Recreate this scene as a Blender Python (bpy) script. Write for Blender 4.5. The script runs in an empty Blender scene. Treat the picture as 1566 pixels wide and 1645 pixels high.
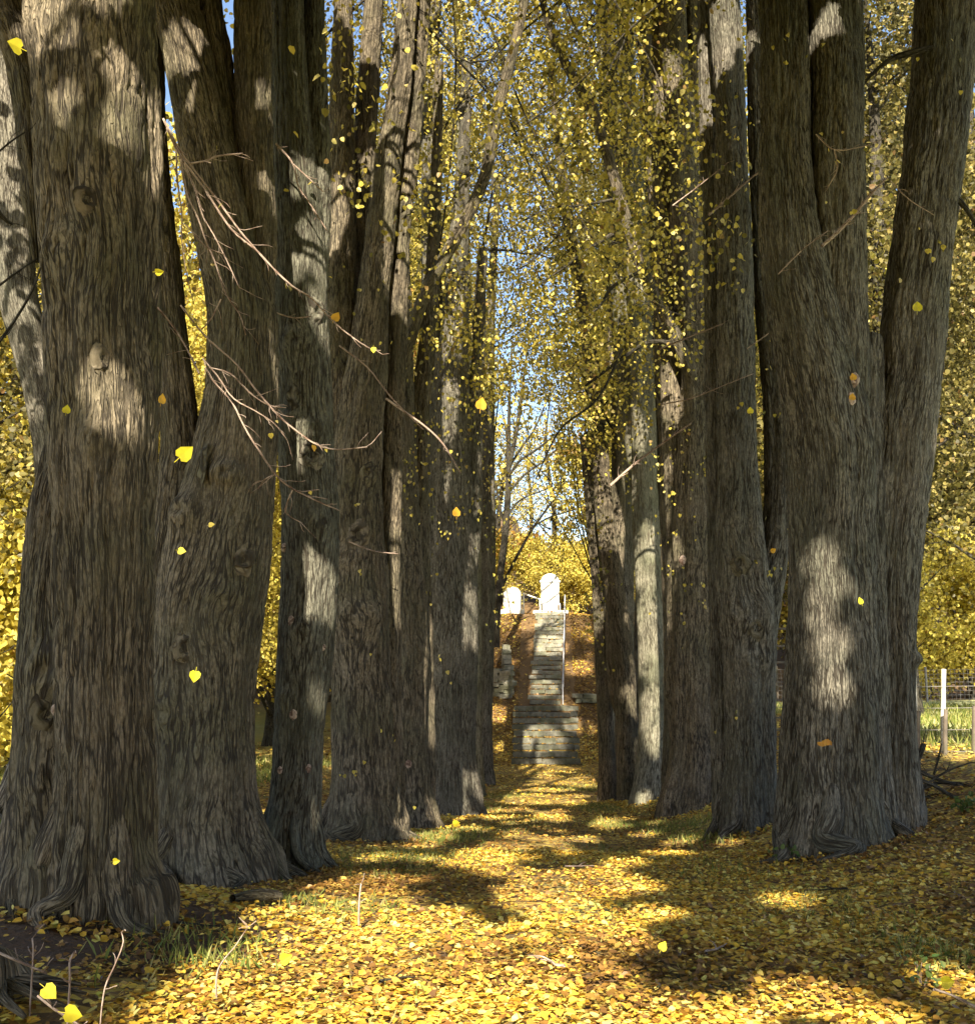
import bpy, math, random
import numpy as np
from mathutils import Vector, Matrix, Euler

# ------------------------------------------------------------------ camera, light, exposure
scene = bpy.context.scene
col = scene.collection
W0, H0, F = 1566.0, 1645.0, 1800.0
EYE = 1.6
PITCH = math.atan(287.5 / F); YAW = math.atan(87.0 / F)
cd = bpy.data.cameras.new("camera"); cam = bpy.data.objects.new("camera", cd); col.objects.link(cam)
cd.sensor_fit = 'HORIZONTAL'; cd.sensor_width = 36; cd.lens = 36 * F / W0
cd.clip_start = 0.1; cd.clip_end = 3000
cam.location = (0, 0, EYE); cam.rotation_euler = (math.pi / 2 + PITCH, 0, YAW)
scene.camera = cam
SUN_AZ, SUN_EL = math.radians(-3), math.radians(33)
SD = np.array([math.sin(SUN_AZ) * math.cos(SUN_EL), -math.cos(SUN_AZ) * math.cos(SUN_EL), math.sin(SUN_EL)])
world = bpy.data.worlds.new("World"); scene.world = world; world.use_nodes = True
wn = world.node_tree; bgn = wn.nodes["Background"]
sky = wn.nodes.new("ShaderNodeTexSky"); sky.sky_type = 'NISHITA'; sky.sun_disc = False
sky.sun_elevation = SUN_EL; sky.sun_rotation = math.pi - SUN_AZ
wn.links.new(sky.outputs[0], bgn.inputs[0]); bgn.inputs[1].default_value = 0.09
sl = bpy.data.lights.new("sun", 'SUN'); so = bpy.data.objects.new("sun", sl); col.objects.link(so)
sl.energy = 5.0; sl.angle = math.radians(0.53); sl.color = (1.0, 0.90, 0.72)
so.rotation_euler = Vector(SD).to_track_quat('Z', 'Y').to_euler()
scene.view_settings.view_transform = 'Standard'; scene.view_settings.look = 'None'
scene.view_settings.exposure = 1.8; scene.view_settings.gamma = 1.0

rng = np.random.default_rng(11)
random.seed(5)
ROT = np.array(Euler(cam.rotation_euler).to_matrix())

def ray(px, py):
    v = ROT @ np.array([(px - W0 / 2) / F, -(py - H0 / 2) / F, -1.0]); return v
def P(px, py, d):
    v = ray(px, py); return np.array([0, 0, EYE]) + v * (d / v[1])
def proj(p):
    q = (p - np.array([0, 0, EYE])) @ ROT
    z = np.where(q[..., 2] > -0.05, -0.05, q[..., 2])
    x = W0 / 2 + F * q[..., 0] / -z; y = H0 / 2 - F * q[..., 1] / -z
    bad = q[..., 2] > -0.05
    return np.where(bad, -9999, x), np.where(bad, -9999, y)

# ------------------------------------------------------------------ noise
def _h(i, j, k, s):
    n = (i * 374761393 + j * 668265263 + k * 1274126177 + s * 974711) & 0xFFFFFFFF
    n = ((n ^ (n >> 13)) * 1274126177) & 0xFFFFFFFF
    return ((n ^ (n >> 16)) & 0xFFFF) / 65535.0
def vnoise(x, y, z, s=0):
    x, y, z = np.broadcast_arrays(np.asarray(x, float), np.asarray(y, float), np.asarray(z, float))
    i, j, k = np.floor(x).astype(np.int64), np.floor(y).astype(np.int64), np.floor(z).astype(np.int64)
    u, v, w = x - i, y - j, z - k
    u, v, w = u*u*(3-2*u), v*v*(3-2*v), w*w*(3-2*w)
    r = 0
    for a in (0, 1):
        for b in (0, 1):
            for c in (0, 1):
                r = r + _h(i+a, j+b, k+c, s) * (u if a else 1-u) * (v if b else 1-v) * (w if c else 1-w)
    return r
def sm(a, b, x):
    t = np.clip((x - a) / (b - a), 0, 1); return t*t*(3-2*t)

# ------------------------------------------------------------------ ground height
PY = [-80, 5, 8, 12, 16, 20, 25, 32, 40, 46.8, 51, 61, 66, 110, 220, 700]
PZ = [.15, .1, .0, -.2, -.45, -.7, -.95, -1.2, -1.35, -1.42, .95, 5.7, 6.1, 14, 30, 50]
LZ = [.15, .15, .15, .05, -.02, -.12, -.25, -.35, -.3, 0.2, 1.6, 5.0, 6.5, 14, 38, 60]
RZ = [.5, .45, .42, .5, .66, .76, .82, .95, 1.1, 1.2, 1.25, 1.4, 1.5, 14, 40, 60]
def G(x, y):
    x = np.asarray(x, float); y = np.asarray(y, float)
    p = np.interp(y, PY, PZ); l = np.interp(y, PY, LZ); r = np.interp(y, PY, RZ)
    wl = sm(2.6, 5.5, -x); wr = sm(1.5, 6.0, x) * (1 - .85 * sm(44, 48, y) * (1 - sm(8, 16, x)))
    z = p * (1 - wl) * (1 - wr) + l * wl + r * wr
    near = 1 - sm(60, 90, y)
    z = z + near * (0.10 * (vnoise(x * .7, y * .7, 0, 3) - .5) + 0.035 * (vnoise(x * 3, y * 3, 0, 4) - .5)) * (1 - sm(45, 47, y) * (1 - sm(1.4, 2.4, abs(x))))
    z = z + 0.32 * np.exp(-((x + 3.2) ** 2 / 1.1 + (y - 7.4) ** 2 / 1.6)) + .22 * np.exp(-((x + 2.6) ** 2 + (y - 5.2) ** 2) / .4)
    z = z + sm(80, 200, y) * 6 * (vnoise(x * .02, y * .02, 0, 5) - .5)
    return z
def hit(px, py):
    v = ray(px, py); v = v / v[1]
    ds = np.arange(3.5, 75, .02); pz = EYE + v[2] * ds; gx = v[0] * ds
    b = np.where(pz < G(gx, ds))[0]
    return float(ds[b[0]]) if len(b) else 75.0

# ------------------------------------------------------------------ mesh helpers
def tag(o, label=None, cat=None, group=None, kind=None):
    if label: o["label"] = label
    if cat: o["category"] = cat
    if group: o["group"] = group
    if kind: o["kind"] = kind
    return o
def empty(name, loc, label, cat, group=None):
    o = bpy.data.objects.new(name, None); col.objects.link(o); o.location = tuple(loc); o.empty_display_size = .2
    return tag(o, label, cat, group)
def raw_mesh(name, V, loops, sizes, mat, attr=None, smooth=True):
    me = bpy.data.meshes.new(name)
    V = np.ascontiguousarray(V, dtype=np.float32)
    me.vertices.add(len(V)); me.vertices.foreach_set("co", V.ravel())
    loops = np.ascontiguousarray(loops, dtype=np.int32); sizes = np.ascontiguousarray(sizes, dtype=np.int32)
    me.loops.add(len(loops)); me.loops.foreach_set("vertex_index", loops)
    me.polygons.add(len(sizes))
    st = np.concatenate([[0], np.cumsum(sizes)[:-1]]).astype(np.int32)
    me.polygons.foreach_set("loop_start", st); me.polygons.foreach_set("loop_total", sizes)
    me.polygons.foreach_set("use_smooth", np.full(len(sizes), smooth, dtype=bool))
    if attr is not None:
        a = me.attributes.new("bco", 'FLOAT_VECTOR', 'POINT')
        a.data.foreach_set("vector", np.ascontiguousarray(attr, dtype=np.float32).ravel())
    me.update(calc_edges=True); me.validate()
    me.materials.append(mat)
    return me
class MB:
    def __init__(s): s.V = []; s.L = []; s.S = []; s.A = []; s.n = 0
    def add(s, V, faces, A=None):
        V = np.asarray(V, float); s.V.append(V)
        if isinstance(faces, np.ndarray):
            s.L.append((faces + s.n).ravel()); s.S.append(np.full(len(faces), faces.shape[1]))
        else:
            for f in faces: s.L.append(np.array(f) + s.n); s.S.append(np.array([len(f)]))
        s.A.append(V if A is None else A); s.n += len(V)
    def box(s, c, size, rz=0, tilt=0, j=0):
        x, y, z = [k / 2 for k in size]
        b = min(x, y, z) * .25
        pts = []
        for zz, xx, yy in ((-z, x, y), (z - b, x, y), (z, x - b, y - b)):
            pts += [(-xx, -yy, zz), (xx, -yy, zz), (xx, yy, zz), (-xx, yy, zz)]
        V = np.array(pts)
        if j: V = V + (rng.random(V.shape) - .5) * j
        m = np.array(Matrix.Rotation(rz, 3, 'Z') @ Matrix.Rotation(tilt, 3, 'Y'))
        V = V @ m.T + np.array(c)
        s.add(V, [(3, 2, 1, 0), (0, 1, 5, 4), (1, 2, 6, 5), (2, 3, 7, 6), (3, 0, 4, 7), (4, 5, 9, 8), (5, 6, 10, 9), (6, 7, 11, 10), (7, 4, 8, 11), (8, 9, 10, 11)])
    def build(s, name, mat, parent=None, smooth=True):
        V = np.concatenate(s.V); A = np.concatenate(s.A)
        if parent is not None: V = V - np.array(parent.location)
        me = raw_mesh(name, V, np.concatenate(s.L), np.concatenate(s.S), mat, A, smooth)
        o = bpy.data.objects.new(name, me); col.objects.link(o)
        if parent is not None: o.parent = parent
        return o

def catmull(pts, n):
    pts = np.asarray(pts, float); q = np.vstack([2*pts[0]-pts[1], pts, 2*pts[-1]-pts[-2]])
    seg = np.linalg.norm(np.diff(pts[:, :3], axis=0), axis=1); cum = np.concatenate([[0], np.cumsum(seg)])
    s = np.linspace(0, cum[-1], n); i = np.clip(np.searchsorted(cum, s, side='right') - 1, 0, len(pts) - 2)
    t = ((s - cum[i]) / np.maximum(seg[i], 1e-6))[:, None]
    p0, p1, p2, p3 = q[i], q[i+1], q[i+2], q[i+3]
    return .5*((2*p1)+(-p0+p2)*t+(2*p0-5*p1+4*p2-p3)*t*t+(-p0+3*p1-3*p2+p3)*t**3), s

def tube(mb, pts, res=.02, vres=None, rough=0.0, lobes=0.0, flare=0.0, seed=0, z0=None, burls=(), minseg=5, seedoff=0.0, cap=True):
    """pts rows: x y z r"""
    pts = np.asarray(pts, float)
    L = np.linalg.norm(np.diff(pts[:, :3], axis=0), axis=1).sum()
    vres = vres or res * 2.2
    n = max(len(pts), int(L / vres) + 2)
    C, s = catmull(pts, n); r = np.maximum(C[:, 3], .002); C = C[:, :3]
    m = max(minseg, int(2 * math.pi * r.max() / res))
    T = np.gradient(C, axis=0); T /= np.linalg.norm(T, axis=1)[:, None] + 1e-9
    ref = np.array([1., 0, 0]) if abs(T[0][0]) < .8 else np.array([0, 1., 0])
    N = np.zeros_like(T)
    for i in range(n):
        ref = ref - T[i] * ref.dot(T[i]); ref = ref / (np.linalg.norm(ref) + 1e-9); N[i] = ref
    B = np.cross(T, N)
    th = np.linspace(0, 2*math.pi, m, endpoint=False)
    ct, st = np.cos(th)[None, :], np.sin(th)[None, :]
    rm = float(np.median(r)); so_ = seed * 3.7
    th2 = th[None, :] + 0*s[:, None]; s2 = s[:, None] + 0*th[None, :]
    if rough > 0:
        th2 = th2 + .022/max(rm, .1)*(vnoise(ct*rm*3+so_, st*rm*3, s[:, None]*2.2, seed+30)-.5)*2
    for (bt, bs, ba, bw) in burls:
        dthv = (th - bt + math.pi) % (2*math.pi) - math.pi
        dd = np.sqrt((dthv[None, :]*rm)**2 + ((s[:, None]-bs)*.6)**2); w_ = np.exp(-(dd/(bw*1.5))**2)
        th2 = th2 - dthv[None, :]*w_*.4; s2 = s2 + (s[:, None]-bs)*w_*.2
    ax, ay, az = np.cos(th2) * rm + so_, np.sin(th2) * rm, s2 + so_
    RR = r[:, None] * np.ones((1, m))
    if rough > 0:
        RR = RR * (1 + .22 * (vnoise(ct*1.3 + so_, st*1.3, s[:, None]*.55, seed) - .5) + .10 * (vnoise(ax*5, ay*5, az*1.6, seed+1) - .5))
    if lobes > 0:
        for k, a in ((3, .5), (5, .6), (8, .45)):
            ph = vnoise(s*.25 + k, 0*s, 0*s, seed + k) * 4
            RR = RR * (1 + lobes * a * (np.abs(np.cos((th[None, :]*k/2 + ph[:, None] + seed*k))) - .62))
    if flare > 0 and z0 is not None:
        h = np.maximum(C[:, 2] - z0, -.1)[:, None]
        k = 5 + seed % 3
        w = .45 + .55*np.abs(np.cos(th[None, :]*k/2 + seed)) + .5*(vnoise(ct*2.5+so_, st*2.5, 0*h, seed+9)-.5)
        RR = RR + .09*(vnoise(ax*5, ay*5, az*3, seed+44)-.5)*np.exp(-h/.45)*(flare > .12) + .05*(vnoise(ax*14, ay*14, az*7, seed+45)-.5)*np.exp(-h/.25)*(flare > .12)
        RR = RR * (1 + flare * np.exp(-h/.38) * w + .25*flare*np.exp(-h/1.3))
    for (bt, bs, ba, bw) in burls:
        dth = np.abs((th - bt + math.pi) % (2*math.pi) - math.pi)[None, :] * rm
        dd = np.sqrt(dth**2 + (s[:, None]-bs)**2)
        RR = RR + ba*np.exp(-(dd/bw)**2) - .75*ba*np.exp(-(dd/(bw*.33))**2)*(ba > .04)
    if rough > 0:
        wp = .7*(vnoise(ax*4, ay*4, az*3, seed+5)-.5)
        q = vnoise(ax*19+wp, ay*19+wp, az*2.8, seed+2); f1 = 1 - np.abs(2*q-1)
        q = vnoise(ax*26+3, ay*26, az*6, seed+3); f2 = 1 - np.abs(2*q-1)
        RR = RR - rough*(1.0*f1**5 + .55*f2**4) + rough*.5*(vnoise(ax*9, ay*9, az*5, seed+6)-.5)
    X = C[:, None, :] + RR[..., None] * (ct[..., None]*N[:, None, :] + st[..., None]*B[:, None, :])
    V = X.reshape(-1, 3)
    A = np.stack([ax, ay, az], -1).reshape(-1, 3)
    i = np.arange(n-1)[:, None]*m; j = np.arange(m)[None, :]; jn = (j+1) % m
    Fq = np.stack([i+j, i+jn, i+m+jn, i+m+j], -1).reshape(-1, 4)
    mb.add(V, Fq, A)
    if cap:
        base = mb.n - len(V)
        mb.L.append(np.arange(base + (n-1)*m, base + n*m)); mb.S.append(np.array([m]))

LEAF = {
 'heart': (np.array([(0, .06, 0), (-.24, -.06, .06), (-.5, .16, .12), (-.48, .52, .13), (-.22, .84, .07), (0, 1.08, -.04), (.22, .84, .07), (.48, .52, .13), (.5, .16, .12), (.24, -.06, .06)]), [(0, 5, 4, 3, 2, 1), (0, 9, 8, 7, 6, 5)]),
 'mid': (np.array([(0, 0, 0), (-.42, .18, .12), (-.38, .66, .12), (0, 1.05, 0), (.38, .66, .12), (.42, .18, .12)]), [(0, 3, 2, 1), (0, 5, 4, 3)]),
 'quad': (np.array([(0, 0, 0), (-.42, .45, .06), (0, 1.0, 0), (.42, .45, .06)]), [(0, 3, 2, 1)]),
 'blade': (np.array([(-.04, 0, 0), (.04, 0, 0), (.03, .55, .06), (0, 1, .25), (-.03, .55, .06)]), [(0, 1, 2, 3, 4)]),
}
def leaf_verts(C, U, N, size, kind):
    U = U / (np.linalg.norm(U, axis=1)[:, None]+1e-9)
    S = np.cross(U, N); S /= np.linalg.norm(S, axis=1)[:, None]+1e-9
    Nn = np.cross(S, U)
    sh, fc = LEAF[kind]
    curl = (rng.random(len(C))*2.2-.5)[:, None, None]
    V = C[:, None, :] + size[:, None, None]*(sh[None, :, 0:1]*S[:, None, :] + (sh[None, :, 1:2]-.5)*U[:, None, :] + curl*sh[None, :, 2:3]*Nn[:, None, :])
    k = len(sh); n = len(C)
    fl = np.concatenate([np.array(f) for f in fc]); sz = np.array([len(f) for f in fc])
    L = (np.arange(n)[:, None]*k + fl[None, :]).ravel(); SZ = np.tile(sz, n)
    return V.reshape(-1, 3), L, SZ
def leaf_obj(name, groups, mat, parent=None):
    """groups: list of (C,U,N,size,kind)"""
    Vs, Ls, Ss, n = [], [], [], 0
    for g in groups:
        if len(g[0]) == 0: continue
        V, L, S = leaf_verts(*g); Vs.append(V); Ls.append(L+n); Ss.append(S); n += len(V)
    if not Vs: return None
    V = np.concatenate(Vs)
    if parent is not None: V = V - np.array(parent.location)
    me = raw_mesh(name, V, np.concatenate(Ls), np.concatenate(Ss), mat, None, False)
    o = bpy.data.objects.new(name, me); col.objects.link(o)
    if parent is not None: o.parent = parent
    return o
def randdir(n):
    v = rng.normal(size=(n, 3)); return v/np.linalg.norm(v, axis=1)[:, None]

# ------------------------------------------------------------------ materials
def newmat(name):
    m = bpy.data.materials.new(name); m.use_nodes = True; t = m.node_tree
    b = t.nodes["Principled BSDF"]; b.inputs["Roughness"].default_value = .85
    return m, t, b
def N_(t, typ, **kw):
    n = t.nodes.new(typ)
    for k, v in kw.items():
        if k in n.inputs: n.inputs[k].default_value = v
        else: setattr(n, k, v)
    return n
def mixc(t, fac, a, b, mode='MIX'):
    n = t.nodes.new("ShaderNodeMix"); n.data_type = 'RGBA'; n.blend_type = mode
    for sock, v in ((n.inputs[0], fac), (n.inputs[6], a), (n.inputs[7], b)):
        if isinstance(v, bpy.types.NodeSocket): t.links.new(v, sock)
        elif isinstance(v, (int, float)): sock.default_value = v
        else: sock.default_value = (*v, 1)
    return n.outputs[2]
def ramp(t, src, stops, interp='LINEAR'):
    n = t.nodes.new("ShaderNodeValToRGB"); e = n.color_ramp.elements; n.color_ramp.interpolation = interp
    while len(e) < len(stops): e.new(.5)
    for k, (p, c) in enumerate(stops):
        e[k].position = p; e[k].color = (*c, 1) if len(c) == 3 else c
    t.links.new(src, n.inputs[0]); return n.outputs[0]
def g3(v): return (v, v, v)

def bark(name, ridge, ridge2, crack, moss, moss_amt=.35, sc=1.0, bump=.02):
    m, t, b = newmat(name)
    at = N_(t, "ShaderNodeAttribute"); at.attribute_name = "bco"
    mp = N_(t, "ShaderNodeMapping"); mp.inputs['Scale'].default_value = (15*sc, 15*sc, 3.0*sc)
    t.links.new(at.outputs['Vector'], mp.inputs['Vector'])
    wz = N_(t, "ShaderNodeTexNoise", Scale=1.1, Detail=4.0); t.links.new(mp.outputs[0], wz.inputs['Vector'])
    vm = N_(t, "ShaderNodeVectorMath", operation='MULTIPLY_ADD'); t.links.new(wz.outputs['Color'], vm.inputs[0])
    vm.inputs[1].default_value = (1.5, 1.5, 1.3); t.links.new(mp.outputs[0], vm.inputs[2])
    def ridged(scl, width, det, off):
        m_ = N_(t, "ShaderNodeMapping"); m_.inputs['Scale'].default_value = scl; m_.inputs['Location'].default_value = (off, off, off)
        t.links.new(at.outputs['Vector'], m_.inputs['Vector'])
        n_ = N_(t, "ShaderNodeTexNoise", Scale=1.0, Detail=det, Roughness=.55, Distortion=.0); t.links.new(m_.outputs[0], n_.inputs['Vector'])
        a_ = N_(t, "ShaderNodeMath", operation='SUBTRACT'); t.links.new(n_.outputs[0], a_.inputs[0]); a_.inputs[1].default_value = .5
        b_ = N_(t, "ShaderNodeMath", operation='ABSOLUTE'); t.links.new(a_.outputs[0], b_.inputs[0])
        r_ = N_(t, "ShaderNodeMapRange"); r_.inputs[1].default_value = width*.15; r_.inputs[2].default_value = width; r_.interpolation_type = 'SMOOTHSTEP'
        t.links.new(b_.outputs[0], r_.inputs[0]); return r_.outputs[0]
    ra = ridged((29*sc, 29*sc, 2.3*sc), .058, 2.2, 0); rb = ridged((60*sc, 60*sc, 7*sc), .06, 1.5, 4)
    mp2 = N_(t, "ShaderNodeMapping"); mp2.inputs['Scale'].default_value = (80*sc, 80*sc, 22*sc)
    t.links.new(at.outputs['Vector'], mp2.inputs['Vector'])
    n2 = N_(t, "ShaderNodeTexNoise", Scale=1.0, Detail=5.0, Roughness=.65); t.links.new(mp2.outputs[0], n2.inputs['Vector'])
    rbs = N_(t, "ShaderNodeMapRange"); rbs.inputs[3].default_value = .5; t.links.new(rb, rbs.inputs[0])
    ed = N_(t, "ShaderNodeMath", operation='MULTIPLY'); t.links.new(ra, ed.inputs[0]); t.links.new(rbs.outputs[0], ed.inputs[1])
    # cracks fade in and out over the trunk
    big = N_(t, "ShaderNodeTexNoise", Scale=2.1, Detail=3.0); t.links.new(at.outputs['Vector'], big.inputs['Vector'])
    bigm = ramp(t, big.outputs[0], [(.36, g3(.6)), (.52, g3(1))])
    md = N_(t, "ShaderNodeTexNoise", Scale=1.4, Detail=3.0); md.inputs['Scale'].default_value = 1.3
    ofs = N_(t, "ShaderNodeVectorMath", operation='ADD'); ofs.inputs[1].default_value = (7, 3, 5)
    t.links.new(at.outputs['Vector'], ofs.inputs[0]); t.links.new(ofs.outputs[0], md.inputs['Vector'])
    c = mixc(t, ramp(t, n2.outputs[0], [(.36, g3(0)), (.64, g3(1))]), tuple(v*.80 for v in ridge), tuple(v*1.14 for v in ridge2))
    # long stains running along the stem
    mp3 = N_(t, "ShaderNodeMapping"); mp3.inputs['Scale'].default_value = (3.2, 3.2, .45); t.links.new(at.outputs['Vector'], mp3.inputs['Vector'])
    n3 = N_(t, "ShaderNodeTexNoise", Scale=1.0, Detail=3.0); t.links.new(mp3.outputs[0], n3.inputs['Vector'])
    c = mixc(t, ramp(t, n3.outputs[0], [(.42, g3(.0)), (.62, g3(.4))]), c, tuple(v*.48 for v in ridge))
    c = mixc(t, ramp(t, md.outputs[0], [(.42, g3(0)), (.66, g3(moss_amt))]), c, tuple(v*.7 for v in moss))
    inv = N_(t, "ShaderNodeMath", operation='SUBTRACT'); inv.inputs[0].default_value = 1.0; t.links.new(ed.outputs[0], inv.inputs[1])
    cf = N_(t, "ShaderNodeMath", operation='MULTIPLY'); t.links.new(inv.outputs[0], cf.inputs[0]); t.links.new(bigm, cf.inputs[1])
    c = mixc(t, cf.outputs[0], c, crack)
    t.links.new(c, b.inputs['Base Color'])
    hh = N_(t, "ShaderNodeMath", operation='MULTIPLY_ADD'); t.links.new(n2.outputs[0], hh.inputs[0]); hh.inputs[1].default_value = .45
    t.links.new(ed.outputs[0], hh.inputs[2])
    bp = N_(t, "ShaderNodeBump", Strength=1.0, Distance=bump); t.links.new(hh.outputs[0], bp.inputs['Height'])
    t.links.new(bp.outputs[0], b.inputs['Normal']); b.inputs['Roughness'].default_value = .9
    b.inputs['Specular IOR Level'].default_value = .2
    return m
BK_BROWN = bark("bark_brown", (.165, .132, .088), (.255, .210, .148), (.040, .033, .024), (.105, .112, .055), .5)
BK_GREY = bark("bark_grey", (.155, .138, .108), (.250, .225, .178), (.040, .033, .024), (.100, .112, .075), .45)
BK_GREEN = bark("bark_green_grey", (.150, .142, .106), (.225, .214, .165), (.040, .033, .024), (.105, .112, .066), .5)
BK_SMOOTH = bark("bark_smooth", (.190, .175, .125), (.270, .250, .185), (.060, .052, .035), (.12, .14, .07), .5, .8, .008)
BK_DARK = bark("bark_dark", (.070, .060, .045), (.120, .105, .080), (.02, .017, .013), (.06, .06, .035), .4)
BK_TWIG = bark("bark_twig", (.52, .40, .32), (.58, .46, .37), (.12, .07, .05), (.22, .13, .10), .5, 2.0, .002)  # reddish bark, colour raised in place of sunlight on the hanging twigs

def leafmat(name, stops, trans=.45, gloss=.35):
    m, t, b = newmat(name)
    ge = N_(t, "ShaderNodeNewGeometry")
    c = ramp(t, ge.outputs['Random Per Island'], stops)
    nz = N_(t, "ShaderNodeTexNoise", Scale=28.0, Detail=2.0)
    tc = N_(t, "ShaderNodeTexCoord"); t.links.new(tc.outputs['Object'], nz.inputs['Vector'])
    c = mixc(t, ramp(t, nz.outputs[0], [(.45, g3(0)), (.75, g3(.35))]), c, (.20, .10, .025))
    t.links.new(c, b.inputs['Base Color']); b.inputs['Roughness'].default_value = .5
    b.inputs['Specular IOR Level'].default_value = gloss
    tr = N_(t, "ShaderNodeBsdfTranslucent"); t.links.new(c, tr.inputs[0])
    mx = N_(t, "ShaderNodeMixShader"); mx.inputs[0].default_value = trans
    t.links.new(b.outputs[0], mx.inputs[1]); t.links.new(tr.outputs[0], mx.inputs[2])
    t.links.new(mx.outputs[0], t.nodes["Material Output"].inputs[0])
    return m
LF_AVE = leafmat("leaf_lime_avenue", [(0, (.10, .10, .03)), (.2, (.32, .28, .055)), (.5, (.58, .47, .08)), (.75, (.78, .63, .12)), (.9, (.80, .70, .28)), (1, (.30, .17, .05))], .46)
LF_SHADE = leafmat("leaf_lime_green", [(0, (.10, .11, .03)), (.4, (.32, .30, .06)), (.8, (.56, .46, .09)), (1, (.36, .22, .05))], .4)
LF_GOLD = leafmat("leaf_gold", [(0, (.18, .16, .04)), (.25, (.42, .35, .07)), (.6, (.68, .57, .10)), (.85, (.84, .74, .16)), (1, (.32, .19, .05))], .45)
LF_OLIVE = leafmat("leaf_olive", [(0, (.05, .05, .02)), (.5, (.13, .12, .035)), (.8, (.26, .22, .06)), (.93, (.42, .35, .11)), (1, (.15, .08, .03))], .4)
LF_RUST = leafmat("leaf_rust", [(0, (.20, .10, .03)), (.5, (.42, .24, .05)), (1, (.55, .38, .07))], .45)
LF_LITTER = leafmat("leaf_litter", [(0, (.16, .075, .02)), (.15, (.40, .21, .035)), (.35, (.60, .35, .04)), (.65, (.75, .50, .06)), (.88, (.84, .70, .20)), (1, (.50, .46, .06))], .12, .4)
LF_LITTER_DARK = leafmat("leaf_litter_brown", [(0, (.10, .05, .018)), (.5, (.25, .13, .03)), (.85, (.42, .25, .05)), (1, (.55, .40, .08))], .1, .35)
LF_YELLOW = leafmat("leaf_bright_yellow", [(0, (.80, .68, .03)), (1, (.85, .74, .05))], .45)
LF_ORANGE = leafmat("leaf_orange", [(0, (.80, .42, .03)), (1, (.82, .48, .05))], .45)
LF_GREEN = leafmat("leaf_green_low", [(0, (.05, .11, .03)), (1, (.14, .20, .05))], .3)
LF_GRASS = leafmat("grass_blades", [(0, (.10, .15, .03)), (.5, (.22, .26, .06)), (.85, (.38, .36, .12)), (1, (.50, .42, .20))], .3, .2)

def ground_mat():
    m, t, b = newmat("leafy_ground")
    tc = N_(t, "ShaderNodeTexCoord")
    v1 = N_(t, "ShaderNodeTexVoronoi", Scale=13.0); t.links.new(tc.outputs['Object'], v1.inputs['Vector'])
    sp = N_(t, "ShaderNodeSeparateColor"); t.links.new(v1.outputs['Color'], sp.inputs[0])
    lf = ramp(t, sp.outputs[0], [(0, (.07, .04, .015)), (.35, (.20, .11, .03)), (.6, (.38, .24, .045)), (1, (.55, .42, .07))])
    n1 = N_(t, "ShaderNodeTexNoise", Scale=.9, Detail=5.0); t.links.new(tc.outputs['Object'], n1.inputs['Vector'])
    n3 = N_(t, "ShaderNodeTexNoise", Scale=30.0, Detail=4.0); t.links.new(tc.outputs['Object'], n3.inputs['Vector'])
    gr = mixc(t, n3.outputs[0], (.05, .055, .02), (.16, .17, .05))
    c = mixc(t, ramp(t, n1.outputs[0], [(.5, g3(0)), (.7, g3(.7))]), lf, gr)
    # pasture to the right and left of the avenue
    sx = N_(t, "ShaderNodeSeparateXYZ"); t.links.new(tc.outputs['Object'], sx.inputs[0])
    mr = N_(t, "ShaderNodeMapRange"); mr.inputs[1].default_value = 6.0; mr.inputs[2].default_value = 8.5; t.links.new(sx.outputs[0], mr.inputs[0])
    n4 = N_(t, "ShaderNodeTexNoise", Scale=2.5, Detail=6.0); t.links.new(tc.outputs['Object'], n4.inputs['Vector'])
    fld = mixc(t, n4.outputs[0], (.34, .36, .14), (.60, .60, .30))
    c = mixc(t, mr.outputs[0], c, fld)
    ml = N_(t, "ShaderNodeMapRange"); ml.inputs[1].default_value = -7.0; ml.inputs[2].default_value = -10; t.links.new(sx.outputs[0], ml.inputs[0])
    c = mixc(t, ml.outputs[0], c, mixc(t, n4.outputs[0], (.22, .22, .05), (.45, .38, .08)))
    # woodland floor beyond
    my = N_(t, "ShaderNodeMapRange"); my.inputs[1].default_value = 62; my.inputs[2].default_value = 70; t.links.new(sx.outputs[1], my.inputs[0])
    c = mixc(t, my.outputs[0], c, mixc(t, n4.outputs[0], (.08, .05, .025), (.24, .14, .05)))
    my.inputs[1].default_value = 47; my.inputs[2].default_value = 50
    # bare earth round the first trunk
    vd = N_(t, "ShaderNodeVectorMath", operation='DISTANCE'); t.links.new(tc.outputs['Object'], vd.inputs[0]); vd.inputs[1].default_value = (-3.0, 7.2, .2)
    me_ = N_(t, "ShaderNodeMapRange"); me_.inputs[1].default_value = 1.9; me_.inputs[2].default_value = 1.1; t.links.new(vd.outputs['Value'], me_.inputs[0])
    c = mixc(t, me_.outputs[0], c, mixc(t, n3.outputs[0], (.03, .018, .009), (.12, .065, .03)))
    t.links.new(c, b.inputs['Base Color'])
    bp = N_(t, "ShaderNodeBump", Strength=.9, Distance=.03); t.links.new(n3.outputs[0], bp.inputs['Height'])
    t.links.new(bp.outputs[0], b.inputs['Normal']); b.inputs['Roughness'].default_value = .95
    return m
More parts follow.
